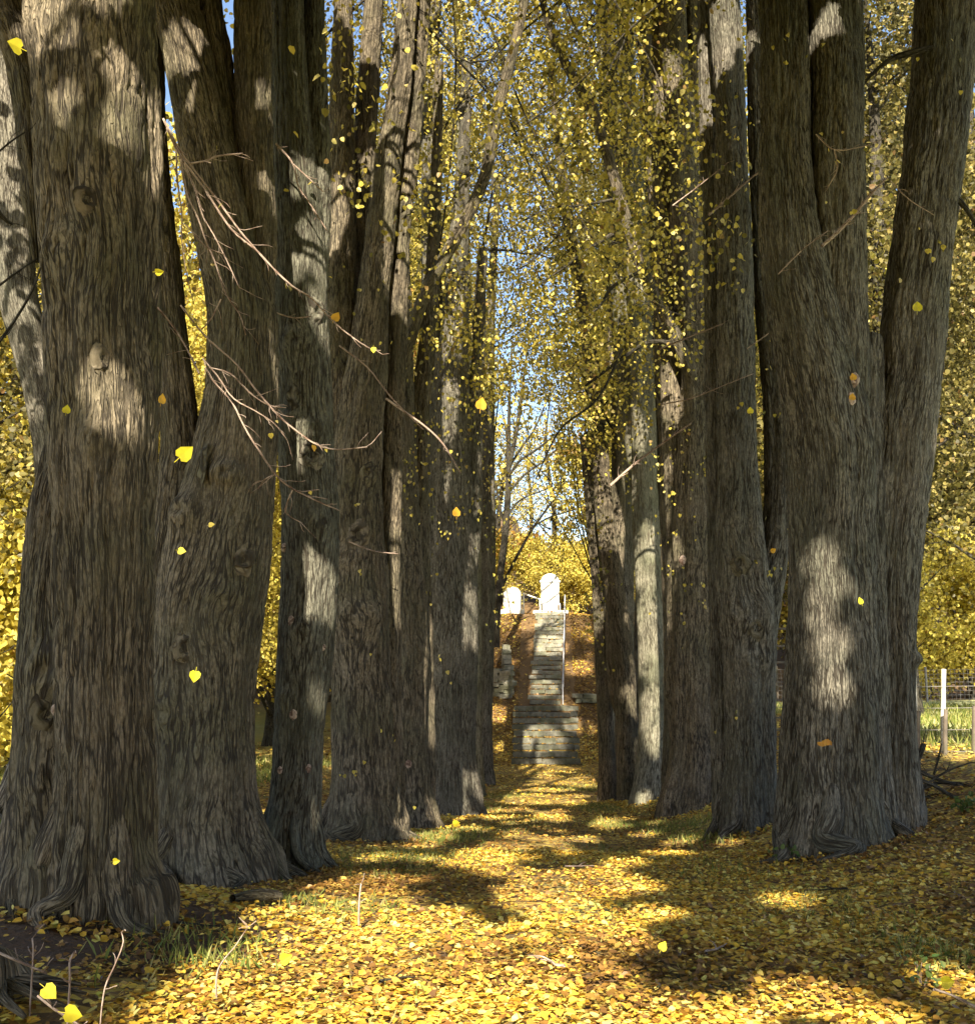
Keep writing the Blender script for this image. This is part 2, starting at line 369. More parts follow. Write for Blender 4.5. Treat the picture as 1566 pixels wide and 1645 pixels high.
def stone(name, a, b2, mossc, mossa, sc=3.0, bump=.02):
    m, t, b = newmat(name)
    tc = N_(t, "ShaderNodeTexCoord")
    n1 = N_(t, "ShaderNodeTexNoise", Scale=sc, Detail=7.0, Roughness=.65); t.links.new(tc.outputs['Object'], n1.inputs['Vector'])
    n2 = N_(t, "ShaderNodeTexNoise", Scale=sc*.35, Detail=4.0); t.links.new(tc.outputs['Object'], n2.inputs['Vector'])
    c = mixc(t, ramp(t, n1.outputs[0], [(.35, g3(0)), (.65, g3(1))]), a, b2)
    c = mixc(t, ramp(t, n2.outputs[0], [(.45, g3(0)), (.62, g3(mossa))]), c, mossc)
    t.links.new(c, b.inputs['Base Color'])
    bp = N_(t, "ShaderNodeBump", Strength=.8, Distance=bump); t.links.new(n1.outputs[0], bp.inputs['Height'])
    t.links.new(bp.outputs[0], b.inputs['Normal']); return m
ST_DARK = stone("mossy_stone", (.075, .072, .058), (.21, .20, .155), (.08, .085, .04), .6, 5.0, .04)
ST_PALE = stone("pale_stone", (.15, .145, .115), (.33, .31, .25), (.13, .14, .06), .5, 5.0, .04)
WHITE = stone("whitewash", (.62, .62, .61), (.70, .70, .68), (.62, .61, .56), .3, 4, .004)
CREAM = stone("cream_plaster", (.62, .60, .50), (.72, .70, .60), (.42, .42, .34), .5, 4, .006)
GREYP = stone("grey_plinth", (.42, .42, .43), (.52, .52, .53), (.36, .36, .34), .3, 4, .006)
RAILM = stone("galvanised_rail", (.50, .50, .52), (.62, .62, .64), (.35, .33, .30), .2, 6, .001); RAILM.node_tree.nodes["Principled BSDF"].inputs['Roughness'].default_value = .45
WOODP = stone("weathered_post", (.50, .46, .38), (.68, .64, .54), (.34, .32, .22), .3, 8, .008)
WOODD = stone("dark_post", (.07, .055, .04), (.14, .11, .08), (.08, .09, .04), .4, 8, .008)
WIREM = stone("fence_wire", (.20, .19, .18), (.30, .29, .27), (.2, .1, .06), .3, 8, .001)
SIGNAL = stone("orange_mark", (.50, .22, .03), (.62, .32, .05), (.3, .18, .06), .5, 20, .002)
SOIL = ground_mat()

# ------------------------------------------------------------------ ground sheet
def ground():
    ys = np.unique(np.concatenate([np.arange(-80, 3, 1.5), np.arange(3, 14, .07), np.arange(14, 30, .16), np.arange(30, 66, .3), np.arange(66, 120, 2), np.geomspace(120, 1500, 30)]))
    xp = np.unique(np.concatenate([np.arange(0, 6, .08), np.arange(6, 16, .3), np.arange(16, 60, 2), np.geomspace(60, 1200, 20)]))
    xs = np.unique(np.concatenate([-xp, xp]))
    X, Y = np.meshgrid(xs, ys); Z = G(X, np.minimum(Y, 700))
    V = np.stack([X, Y, Z], -1).reshape(-1, 3); nx = len(xs)
    i = np.arange(len(ys)-1)[:, None]*nx; j = np.arange(nx-1)[None, :]
    Fq = np.stack([i+j, i+j+1, i+j+nx+1, i+j+nx], -1).reshape(-1, 4)
    me = raw_mesh("ground", V, Fq.ravel(), np.full(len(Fq), 4), SOIL)
    o = bpy.data.objects.new("ground", me); col.objects.link(o); tag(o, kind="structure")
ground()

# ------------------------------------------------------------------ sun patches (gaps cut into the crowns along the sun's rays)
GAPS = []
def gap_ground(px, py, r):
    r = r*1.1; d = hit(px, py); p = P(px, py, d); GAPS.append((p, r))
FEET = {10.6: (1345, 1372), 22: (1045, 1288), 10.9: (465, 1402), 9.6: (330, 1425), 14: (580, 1352), 8: (150, 1478), 15.5: (655, 1334)}
def gap_at(px, py, d, r):
    if d in FEET: d = hit(*FEET[d]) + .08
    GAPS.append((P(px, py, d), max(.04, r-.05)))
for a in ((470, 1600, .42), (560, 1560, .42), (650, 1600, .35), (430, 1640, .4), (560, 1640, .45), (530, 1500, .36), (600, 1450, .28), (720, 1640, .3), (400, 1600, .22), (380, 1650, .25), (480, 1660, .45), (620, 1530, .35), (640, 1640, .45), (760, 1560, .2), (430, 1560, .3), (350, 1620, .2), (510, 1540, .35), (700, 1580, .3), (500, 1460, .2), (640, 1420, .22), (680, 1480, .25),
          (860, 1430, .26), (930, 1415, .30), (1000, 1425, .26), (900, 1450, .22), (800, 1400, .2), (1060, 1470, .13), (1530, 1580, .12), (980, 1330, .28), (580, 1420, .2),
          (1300, 1600, .10), (960, 1640, .10), (860, 1600, .1), (1180, 1640, .12), (1400, 1640, .12),
          (830, 1290, .35), (880, 1270, .5), (810, 1260, .5), (700, 1350, .22), (870, 1240, .7)):
    gap_ground(*a)
for a in ((1320, 900, 10.6, .17), (1325, 960, 10.6, .17), (1330, 1040, 10.6, .16), (1335, 1110, 10.6, .15), (1330, 25, 10.6, .14),
          *[(1036+.045*(q-860), q, 22, .2+.06*math.sin(q*.05)) for q in range(850, 1215, 22)],
          (530, 950, 10.9, .06), (532, 990, 10.9, .06), (523, 1120, 10.9, .07), (420, 580, 9.6, .12), (422, 540, 9.6, .12), (425, 860, 9.6, .10), (405, 700, 9.6, .06),
          (620, 260, 14, .4), (610, 310, 14, .38), (625, 220, 14, .3), (645, 100, 14, .3), (655, 20, 14, .3), (80, 40, 8, .22), (110, 90, 8, .2),
          (45, 490, 9.5, .2), (60, 620, 9.5, .14), (350, 50, 9.6, .16), (312, 160, 9.6, .09),
          (275, 620, 8.9, .1), (635, 1000, 15.5, .15), (640, 1100, 15.5, .12), (630, 1260, 15.5, .13), (1140, 500, 20, .3), (1140, 400, 20, .3), (1355, 950, 10.6, .07),
          (883, 950, 62, 2.6), (823, 965, 62, 2.0), (850, 1010, 60, 1.0), (890, 1050, 57, .5), (850, 1090, 54, .4), (945, 400, 36, .6), (945, 300, 36, .6), (1000, 700, 24, .3)):
    gap_at(*a)
for k in range(46):      # more gaps cut so sun strikes single boughs
    y = 17 + 22*rng.random(); GAPS.append((np.array([(rng.random()*2-1)*2.6, y, 4 + (.32*y+2)*rng.random()]), .25+.5*rng.random()))
for k in range(190):
    y = 4.5 + 40*rng.random()**1.5; x = rng.normal()*1.0 - .1
    GAPS.append((np.array([x, y, float(G(x, y))]), (.04+.13*rng.random())*(1+y*.02)))
for a in ((870, 1180, 48, 1.2), (870, 1100, 52, .9), (880, 1040, 57, 1.3), (930, 1080, 55, 1.0), (925, 1180, 50, .7), (800, 1140, 50, .8), (870, 1225, 45, 1.1), (860, 1240, 40, .8), (850, 700, 75, 3),
          (1480, 1150, 17, .9), (1520, 1160, 17, .9), (1560, 1160, 17, .9), (1480, 1140, 22, 1), (1560, 1140, 22, 1.2), (1520, 1130, 28, 1.5), (1500, 1120, 38, 2), (1500, 1000, 50, 3), (1480, 900, 50, 3), (1550, 900, 52, 3), (1550, 1050, 46, 2.5),
          (20, 1000, 23, 1.6), (20, 1200, 23, 1.2), (20, 900, 25, 1.6), (20, 750, 26, 1.6), (425, 1150, 30, .5), (425, 1050, 30, .5)):
    gap_at(*a)
GP = np.array([g[0] for g in GAPS]); GR = np.array([g[1] for g in GAPS])
def keep(C, pad=1.0, add=.03):
    k = np.ones(len(C), bool)
    for p, r in zip(GP, GR):
        w = C - p; al = w @ SD; dist = np.linalg.norm(w - al[:, None]*SD, axis=1)
        k &= ~((al > .3) & (dist < r*pad + add))
    return k

# ------------------------------------------------------------------ trees of the avenue
def branch_pts(p, d, L, r, wob=.18, up=.1, n=6):
    pts = [(*p, r)]; p = np.array(p, float); d = np.array(d, float)
    for i in range(1, n+1):
        d = d + rng.normal(size=3)*wob; d[2] += up*.3; d /= np.linalg.norm(d)
        p = p + d*L/n; pts.append((*p, r*(1 - .8*i/n)))
    return np.array(pts)

def crown(parent, starts, cx, cy, hx, hy, z0, z1, dens, nl, mat, side, vis_density, bigmat=None, dark=None):
    if cy > 13: nl = 15
    """limbs from the stem tops and clusters of leaves"""
    mb = MB(); tips = []
    for k in range(nl):
        s = starts[rng.integers(len(starts))]
        tgt = np.array([cx + (rng.random()*2-1)*hx, cy + (rng.random()*2-1)*hy, z0 + (z1-z0)*rng.random()])
        v = tgt - s[:3]; L = np.linalg.norm(v); v = v/L; v[2] += .35
        v /= np.linalg.norm(v)
        r = min(.055 if cy < 13 else .034, .4*s[3]) * (.5 + .6*rng.random())
        b = branch_pts(s[:3], v, L, r, .12, 0, 7)
        if vis_density < .04:
            bx_, by_ = proj(b[:, :3]); lo = b[:, 1] > 2
            if np.any(lo & (bx_ > -40) & (bx_ < W0+40) & (by_ > -60)): continue
        tube(mb, b, res=.03, vres=.3, minseg=6, cap=False)
        for q in range(5):
            i = rng.integers(2, 8); dd = v + randdir(1)[0]*.9; dd /= np.linalg.norm(dd)
            b2 = branch_pts(b[i][:3], dd, 1.0 + 1.6*rng.random(), max(.01, b[i][3]*.5), .25, -.1, 5); tube(mb, b2, res=.02, vres=.3, minseg=4, cap=False)
            tips.append(b2[3, :3]); tips.append(b2[-1, :3])
            for w in range(2):
                d3 = dd + randdir(1)[0]*.9; b3 = branch_pts(b2[rng.integers(1, 5)][:3], d3/np.linalg.norm(d3), .5+.8*rng.random(), .007, .25, -.3, 4)
                tube(mb, b3, res=.02, vres=.3, minseg=3, cap=False); tips.append(b3[-1, :3])
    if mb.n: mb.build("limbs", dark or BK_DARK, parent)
    vol = 8*hx*hy*(z1-z0)/2
    # leaf clusters: many loose, some on the tips
    ncl = int(vol*dens)
    cc = np.stack([cx + (rng.random(ncl)*2-1)*hx, cy + (rng.random(ncl)*2-1)*hy, z0 + (z1-z0)*rng.random(ncl)], 1)
    cc = np.vstack([cc, np.array(tips)]) if tips else cc
    px, py = proj(cc); inv = (px > -60) & (px < W0+60) & (py > -60) & (py < H0) & (cc[:, 1] > 3)
    # visible ones: small leaves
    groups = []
    v = cc[inv]; v = v[rng.random(len(v)) < vis_density]
    if len(v):
        per = 26; C = np.repeat(v, per, 0) + rng.normal(size=(len(v)*per, 3))*np.array([.24, .24, .22])*np.repeat(.6+.9*rng.random(len(v)), per)[:, None]
        C = C[keep(C, .8)]; C = C[~((C[:, 1] > 22) & (np.abs(C[:, 0]+.022*C[:, 1]) < .3+.026*C[:, 1]) & (C[:, 2] < 1.6+.262*C[:, 1]) & (rng.random(len(C)) < .84))]; n = len(C)
        groups.append((C, randdir(n)*np.array([1, 1, .5]) - np.array([0, 0, .9]), randdir(n), .055+.035*rng.random(n), 'mid'))
    v = cc[~inv]
    if len(v):
        per = 9; C = np.repeat(v, per, 0) + rng.normal(size=(len(v)*per, 3))*.42
        px, py = proj(C); C = C[~((px > -110) & (px < W0+110) & (py > -110) & (py < H0))]
        C = C[keep(C, 1.0, .13)]; n = len(C)
        groups.append((C, randdir(n), randdir(n), .20+.10*rng.random(n), 'mid'))
    leaf_obj("crown", groups, mat, parent)

BASES = []
def avenue_tree(label, base, stems, barkm, ctr=None, top=11.0, vis=.3, dens=1.6, nl=9, flare=.35, lobes=.12, rough=.02, seed=1, mat=None, z0=7.0, thin=(), group="lime trees lining the path", burl=()):
    """base=(px,py) of the visible foot; stems = lists of (px,py,halfwidth[,dd]) from the foot up"""
    df = hit(*base); top = top if df < 12.5 else 17.0
    hw0 = stems[0][0][2]
    d = df + hw0/F*df*.8
    bx = P(base[0], base[1], d)[0]; gz = float(G(bx, d))
    BASES.append(((bx, d), hw0/F*d*1.25))
    root = empty("lime_tree", (bx, d, gz), label, "tree", group)
    mb = MB(); starts = []
    for si, st in enumerate(stems):
        pts = []
        for q in st:
            dd = d + (q[3] if len(q) > 3 else 0)
            p = P(q[0], q[1], dd); pts.append([*p, q[2]/F*dd])
        lowfoot = st[0][1] > 1150
        if not lowfoot:
            q = st[0]; dd = d + (q[3] if len(q) > 3 else 0) + .6*q[2]/F*d; pts = [[*P(q[0], q[1]+q[2]*3.5, dd), q[2]*.3/F*dd]] + pts
        if lowfoot:
            g = float(G(pts[0][0], pts[0][1]))
            if pts[0][2] < g + .02: pts[0][2] = g + .02
            pts = [[pts[0][0], pts[0][1], g-.35, pts[0][3]]] + pts
        a = np.array(pts[-1][:3]); b = np.array(pts[-2][:3]); dr = (a-b)/np.linalg.norm(a-b)
        if st[-1][1] <= 10:      # runs out of the picture: go on up
            dr = dr*.6 + np.array([0, 0, .5]); dr /= np.linalg.norm(dr)
            r = pts[-1][3]; p = a.copy()
            while p[2] < top:
                p = p + dr*1.2 + rng.normal(size=3)*.05; r *= .86; pts.append([*p, r]); starts.append(np.array([*p, r]))
        starts.append(np.array(pts[-1])); starts.append(np.array(pts[max(0, len(pts)-3)]))
        bl = [(b_[1], b_[2], b_[3], b_[4]) for b_ in burl if b_[0] == si]
        res = min(.05, .00125*d)
        tube(mb, pts, res=res, rough=rough if st[0][2] > 14 else rough*.5, lobes=lobes if lowfoot else lobes*.5, flare=flare if lowfoot else 0, seed=seed*7+si, z0=gz if lowfoot else None, burls=bl, minseg=8)
    if d < 20:
        R0 = hw0/F*d*1.05
        for k in range(7 if d < 12 else 5):
            a = k*6.283/(7 if d < 12 else 5) + rng.random()*.7 + seed; L_ = R0*(.45+.5*rng.random()); c_, s_ = math.cos(a), math.sin(a); w = R0*(.16+.12*rng.random())
            rp = [[bx+R0*.55*c_, d+R0*.55*s_, gz+.75, w*.7]]
            for f_, zz, ww in ((.86, .38, 1.1), (1.05, .16, 1.0), (1.05+L_/R0*.5, .03, .7), (1.05+L_/R0, -.05, .35)):
                a2 = a + (f_-.8)*(rng.random()-.5)*1.2; X_, Y_ = bx+R0*f_*math.cos(a2), d+R0*f_*math.sin(a2); rp.append([X_, Y_, float(G(X_, Y_))+zz, w*ww])
            tube(mb, rp, res=.0016*d, rough=.012, lobes=.1, seed=seed*11+k, minseg=10)
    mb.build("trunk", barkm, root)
    if ctr is None: ctr = (bx*.55, d)
    starts = [s for s in starts if s[2] > 4.0] or [np.array([bx, d, gz+5, .1])]
    if mat is None: mat = LF_AVE
    crown(root, starts, ctr[0], ctr[1], 3.9, 4.6, z0, z0+(9.5 if d < 13 else 16.5), dens if d < 13 else dens*.8, nl, mat, 0, vis)
    return root, d

# --- left row
T1, d1 = avenue_tree("massive brown ridged lime trunk at the left front, with a swollen fused base", (150, 1478),
    [[(168, 1478, 80), (166, 1400, 73), (168, 1250, 72), (165, 1100, 72), (168, 900, 80), (165, 700, 90), (160, 500, 96), (155, 300, 104), (150, 120, 106), (148, 0, 105)],
     [(90, 1440, 84, .1), (90, 1300, 72, .15), (90, 1100, 62, .15), (95, 950, 60, .2), (105, 820, 55, .25), (125, 700, 45, .3), (140, 600, 40, .3)],
     [(205, 1440, 30, .1), (205, 1200, 32, .1), (205, 900, 40, .1), (215, 600, 44, .1), (222, 300, 42, .1), (215, 0, 40, .1)],
     [(62, 330, 26, -.05), (50, 170, 32, -.05), (28, 60, 36, -.05), (10, 0, 36, -.05)]],
    BK_BROWN, vis=.0, seed=1, flare=.18, lobes=.10, rough=.022,
    burl=[(0, 4.4, 4.6, .05, .12), (1, 4.9, 1.75, .10, .16), (0, 4.9, 3.3, .035, .1), (1, 5.2, 1.1, .05, .2)])
T2, d2 = avenue_tree("brown lime with a burred base and forked upper stems, second trunk from the left", (330, 1425),
    [[(335, 1425, 88), (325, 1330, 84), (322, 1150, 86), (330, 1000, 90), (345, 880, 88), (368, 760, 72), (384, 620, 58), (380, 480, 56), (352, 330, 54), (322, 180, 50), (296, 60, 46), (284, 0, 45)],
     [(265, 1390, 45, .15), (258, 1200, 42, .15), (262, 1000, 45, .15), (285, 850, 45, .1), (292, 720, 34, .05), (280, 580, 28, 0), (264, 430, 28, 0), (245, 250, 28, .1), (235, 0, 28, .1)],
     [(400, 760, 38, .1), (408, 560, 34, .1), (412, 350, 34, .1), (405, 150, 34, .1), (404, 0, 36, .1)],
     [(365, 330, 22, .1), (362, 180, 25, .1), (345, 60, 26, .1), (335, 0, 26, .1)]],
    BK_BROWN, vis=.02, seed=2, flare=.30, lobes=.12,
    burl=[(0, 4.9, 4.15, .16, .10), (0, 4.2, 3.75, .10, .16), (0, 4.3, 1.9, .05, .16), (1, 5.0, 1.9, .08, .14), (0, 5.2, 3.0, .04, .1)])
T3, d3 = avenue_tree("narrow green-grey lime trunk with small pale branch scars, third from the left", (465, 1402),
    [[(468, 1402, 46), (470, 1330, 41), (480, 1200, 39), (488, 1050, 44), (498, 900, 47), (494, 760, 46), (490, 640, 45), (484, 500, 45), (478, 350, 42), (468, 180, 36), (462, 0, 30)],
     [(500, 480, 26, .15), (508, 330, 24, .15), (508, 150, 22, .15), (505, 0, 20, .15)],
     [(515, 1100, 17, .12), (524, 980, 19, .1), (515, 860, 18, .15), (505, 760, 18, .15)]],
    BK_GREEN, vis=.03, seed=3, flare=.16, lobes=.05, rough=.014,
    burl=[(0, 5.2, 4.9, .06, .14), (0, 4.4, 5.0, .05, .12), (0, 4.8, 2.8, .05, .09), (0, 4.3, 2.1, .04, .09), (0, 4.9, 1.3, .05, .09), (0, 4.6, 5.9, .05, .16), (0, 5.3, 3.9, .05, .12)])
T4, d4 = avenue_tree("brown furrowed lime with a pale sunlit stem rising to the right, behind the green-grey trunk", (580, 1352),
    [[(585, 1352, 56), (582, 1250, 48), (578, 1100, 46), (575, 950, 46), (572, 820, 46), (578, 680, 40), (592, 540, 30), (606, 400, 26), (620, 280, 24), (640, 140, 20), (654, 0, 17)],
     [(545, 800, 30, .2), (540, 600, 34, .2), (545, 400, 30, .2), (550, 200, 22, .2), (552, 0, 18, .2)],
     [(590, 640, 24, .5), (578, 480, 24, .5), (580, 330, 22, .5), (590, 160, 20, .5), (600, 0, 18, .5)],
     [(628, 1325, 24, .3), (626, 1100, 21, .3), (628, 820, 20, .3), (634, 640, 18, .3), (640, 470, 16, .3), (652, 300, 15, .3), (668, 150, 14, .3), (680, 0, 13, .3)],
     [(610, 1330, 28, -.1), (606, 1150, 24, -.1), (602, 950, 22, -.1), (596, 800, 18, -.1)]],
    BK_BROWN, vis=.10, seed=4, flare=.22, rough=.02, burl=[(0, 4.9, 3.4, .06, .16), (0, 4.4, 4.2, .05, .12)])
T5, d5 = avenue_tree("dark ribbed lime whose thin stem leans over the path, in the left row", (655, 1334),
    [[(658, 1334, 38), (655, 1220, 34), (655, 1080, 34), (650, 950, 36), (645, 820, 32), (642, 650, 26), (640, 450, 20), (640, 250, 15), (645, 100, 12), (650, 0, 10)],
     [(592, 780, 12, -.3), (612, 690, 12, -.4), (645, 590, 12, -.5), (682, 475, 11.5, -.6), (735, 375, 11, -.7), (778, 282, 10.5, -.8), (796, 190, 10, -.9), (822, 90, 9, -1), (842, 0, 8, -1)],
     [(680, 1310, 20, .2), (678, 1100, 20, .3), (670, 900, 22, .3), (672, 700, 18, .3), (690, 500, 14, .3), (700, 300, 10, .3), (705, 100, 8, .3)]],
    BK_BROWN, vis=0.45, seed=5, flare=.16, rough=.018)
T6, d6 = avenue_tree("broad grey-brown lime with a split front, fifth big trunk along the left row", (730, 1312),
    [[(732, 1308, 38), (728, 1220, 34), (727, 1100, 34), (728, 980, 38), (726, 850, 36), (724, 700, 32), (728, 550, 24), (735, 400, 17), (745, 250, 12), (750, 100, 9)],
     [(705, 1300, 18, -.1), (700, 1120, 16, -.1), (697, 950, 17, -.1), (700, 750, 14, -.1), (705, 550, 12, 0)],
     [(705, 800, 20, .4), (700, 620, 20, .4), (692, 440, 17, .4), (690, 250, 14, .4), (696, 60, 12, .4), (700, 0, 12, .4)],
     [(752, 900, 18, .2), (760, 700, 16, .2), (768, 560, 11, .2), (775, 400, 8, .2)]],
    BK_GREY, vis=0.68, seed=6, flare=.2, rough=.02)
T7, d7 = avenue_tree("slim lime trunk at the far end of the left row beside the stairs", (777, 1262),
    [[(779, 1262, 14), (778, 1150, 12), (782, 1000, 12), (784, 850, 12), (784, 700, 11), (786, 560, 9), (792, 420, 7), (800, 280, 5)],
     [(768, 1240, 9, .6), (766, 1100, 9, .6), (768, 900, 9, .6), (762, 700, 8, .6), (758, 500, 6, .6)]],
    BK_GREY, vis=0.75, seed=7, rough=.015, z0=6.5)
# --- right row
R1, e1 = avenue_tree("huge fluted lime with two main stems and an orange paint mark, at the right front", (1345, 1372),
    [[(1348, 1370, 74), (1345, 1280, 66), (1342, 1150, 64), (1340, 1000, 64), (1335, 860, 66), (1330, 720, 66), (1300, 560, 60), (1275, 420, 54), (1262, 280, 46), (1262, 140, 44), (1258, 0, 42)],
     [(1440, 1330, 42, .35), (1432, 1200, 40, .35), (1430, 1050, 42, .35), (1434, 900, 44, .35), (1446, 740, 50, .35), (1462, 580, 52, .35), (1480, 420, 52, .35), (1500, 270, 52, .35), (1515, 120, 52, .35), (1522, 0, 55, .35)],
     [(1350, 640, 46, .05), (1346, 480, 50, .05), (1343, 320, 51, .05), (1342, 160, 50, .05), (1338, 0, 50, .05)],
     [(1285, 1340, 38, .1), (1288, 1150, 30, .15), (1296, 1000, 30, .15), (1300, 850, 34, .15), (1290, 700, 34, .15)],
     [(1400, 1350, 36, .05), (1398, 1180, 30, .1), (1394, 1000, 28, .1), (1392, 820, 28, .15), (1392, 640, 28, .2), (1395, 540, 22, .2)]],
    BK_GREY, ctr=(2.4, 8.6), dens=2.6, vis=.0, seed=8, flare=.20, lobes=.12, rough=.024, burl=[(1, 5.6, 2.2, .10, .07), (2, 4.7, .3, .05, .08), (2, 4.6, .6, .05, .08)])
R3, e3 = avenue_tree("grey-brown lime with a tall pillar stem, left neighbour of the huge right front trunk", (1200, 1338),
    [[(1203, 1335, 44), (1203, 1220, 40), (1202, 1100, 40), (1198, 980, 42), (1188, 860, 38), (1184, 720, 34), (1182, 560, 31), (1180, 400, 30), (1175, 250, 28), (1168, 100, 26), (1162, 0, 25)],
     [(1165, 1250, 20, .5), (1160, 1050, 20, .5), (1156, 850, 20, .5), (1150, 650, 18, .5), (1146, 450, 17, .5), (1140, 250, 16, .5), (1134, 0, 15, .5)],
     [(1212, 1300, 32, .2), (1215, 1150, 32, .2), (1222, 1000, 28, .2), (1245, 880, 24, .2), (1252, 760, 24, .2), (1246, 620, 24, .2), (1232, 480, 22, .2), (1222, 340, 18, .2), (1215, 150, 16, .2), (1210, 0, 14, .2)]],
    BK_GREY, vis=.10, seed=9, flare=.2, rough=.018, burl=[(0, 4.5, 3.2, .05, .16), (0, 4.9, 2.6, .05, .12)])
R4, e4 = avenue_tree("dark brown lime with thick twin stems, third trunk of the right row", (1110, 1305),
    [[(1115, 1302, 44), (1118, 1200, 38), (1118, 1060, 38), (1118, 920, 38), (1120, 780, 34), (1122, 640, 30), (1112, 500, 26), (1102, 360, 26), (1096, 220, 26), (1085, 100, 24), (1078, 0, 24)],
     [(1148, 1000, 18, .2), (1148, 800, 18, .2), (1142, 600, 16, .2), (1130, 400, 14, .2), (1118, 200, 15, .2), (1112, 0, 15, .2)],
     [(1095, 1150, 22, .4), (1092, 950, 22, .4), (1088, 780, 22, .4), (1080, 600, 20, .4), (1072, 400, 18, .4), (1066, 200, 17, .4), (1060, 0, 16, .4)],
     [(1122, 640, 11, -.2), (1085, 540, 10.5, -.3), (1048, 470, 10, -.4), (1015, 385, 10, -.5), (988, 290, 9.5, -.5), (958, 190, 9, -.5), (918, 120, 8, -.5), (885, 50, 7, -.5), (872, 0, 6, -.5)]],
    BK_BROWN, vis=0.21, seed=10, flare=.2, rough=.018)
R5, e5 = avenue_tree("pale lime stem with a long sunlit streak, fourth in the right row", (1045, 1288),
    [[(1046, 1288, 30), (1050, 1200, 26), (1052, 1080, 26), (1044, 960, 23), (1038, 840, 21), (1034, 700, 20), (1030, 560, 20), (1025, 420, 19), (1018, 280, 17), (1008, 140, 15), (1000, 0, 13)],
     [(1060, 820, 15, .5), (1062, 640, 15, .5), (1056, 460, 15, .5), (1046, 250, 15, .5), (1036, 0, 14, .5)],
     [(1020, 760, 13, .8), (1006, 600, 13, .8), (990, 420, 12, .8), (975, 220, 11, .8), (966, 0, 10, .8)],
     [(1072, 1180, 14, .3), (1074, 1000, 14, .3), (1070, 860, 13, .3), (1068, 700, 12, .3), (1060, 500, 10, .3)]],
    BK_SMOOTH, vis=0.42, seed=11, flare=.12, rough=.01, lobes=.06)
R6, e6 = avenue_tree("dark lime with a stem bending left over the path, fifth in the right row", (1010, 1288),
    [[(1012, 1286, 20), (1008, 1180, 17), (1000, 1060, 17), (988, 950, 16), (972, 830, 15), (962, 700, 14), (950, 580, 12), (930, 460, 10), (912, 350, 9), (898, 230, 7), (885, 100, 6)],
     [(976, 1262, 13, .9), (972, 1150, 12, .9), (965, 1000, 12, .9), (955, 860, 11, .9), (940, 700, 10, .9)],
     [(990, 1100, 13, .5), (985, 980, 14, .5), (992, 860, 13, .5), (992, 700, 11, .5), (985, 560, 9, .5), (980, 400, 7, .5)]],
    BK_BROWN, vis=0.48, seed=12, flare=.2, rough=.012)
R7, e7 = avenue_tree("slender pale-stemmed lime at the far end of the right row beside the stairs", (982, 1255),
    [[(983, 1255, 13), (982, 1150, 12), (976, 1000, 11), (968, 850, 11), (960, 700, 11), (950, 550, 11), (945, 400, 10), (940, 280, 9), (930, 120, 7)],
     [(972, 1225, 8, 1), (975, 1100, 8, 1), (962, 950, 7, 1)]],
    BK_SMOOTH, vis=0.52, seed=13, rough=.01, z0=6.5)

R8, e8 = avenue_tree("thin straight lime between the bent dark stem and the pale streaked stem", (1000, 1268),
    [[(1001, 1268, 15), (1003, 1100, 14), (1004, 900, 14), (1000, 700, 13), (994, 500, 12), (988, 300, 11), (982, 100, 10), (978, 0, 10)],
     [(1028, 1262, 12, 1), (1030, 1000, 12, 1), (1034, 700, 11, 1), (1040, 400, 10, 1), (1046, 100, 9, 1), (1048, 0, 9, 1)]],
    BK_GREY, vis=.4, seed=15, rough=.01, z0=6.5)
R9, e9 = avenue_tree("dark slim lime filling the gap left of the thick twin-stemmed brown lime", (1082, 1290),
    [[(1085, 1290, 20), (1084, 1100, 18), (1080, 900, 18), (1074, 700, 17), (1064, 500, 15), (1052, 300, 14), (1040, 100, 12), (1034, 0, 12)]],
    BK_BROWN, vis=.3, seed=16, rough=.012)
L8, f8 = avenue_tree("slim grey lime showing between the split-front trunk and the far end of the left row", (758, 1282),
    [[(760, 1282, 16), (758, 1100, 15), (757, 900, 15), (754, 700, 13), (748, 500, 11), (742, 300, 10), (738, 100, 9), (736, 0, 9)]],
    BK_SMOOTH, vis=.4, seed=17, rough=.01)
# tree half hidden at the left edge, pale curved stem
T0, d0 = avenue_tree("curved pale grey stem leaning out at the left picture edge behind the massive trunk", (40, 1330),
    [[(95, 1300, 50, 1.2), (100, 1000, 40, 1.2), (92, 760, 34, 1.2), (70, 640, 30, 1.2), (52, 560, 30, 1.2), (30, 470, 32, 1.2), (18, 350, 34, 1.2), (14, 200, 34, 1.2), (5, 0, 34, 1.2)]],
    BK_GREY, vis=.0, seed=14, rough=.01, flare=.1)

# --- avenue continued behind the camera: unseen limes added for their crowns' shade
def rear_shade_tree(x, y, k):
    gz = float(G(x, y)); root = empty("lime_tree", (x, y, gz), "unseen lime added for shade behind the viewpoint, %s side, %s from it" % ("left" if x < 0 else "right", ["nearest", "second", "third", "fourth"][k]), "tree", "lime trees lining the path")
    mb = MB(); sd = int(40+k*2+(x > 0))
    tube(mb, [[x, y, gz-.3, .6], [x, y, gz+.5, .5], [x*1.02, y, 4, .42], [x, y+.1, 8, .36], [x*.98, y, 12, .22], [x, y, 15, .08]], res=.05, rough=.02, lobes=.12, flare=.4, seed=sd, z0=gz)
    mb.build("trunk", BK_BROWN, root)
    st = [np.array([x, y, z, .25]) for z in (5, 7, 9, 11)]
    crown(root, st, x*.6, y, 4.6, 5.2, 6.5, 17, 1.9, 9, LF_AVE, 0, 1.0)
for k, y in enumerate((-3, -10, -17, -24)):
    rear_shade_tree(-4.5, y, k); rear_shade_tree(4.6, y+1, k)
#END_AVENUE

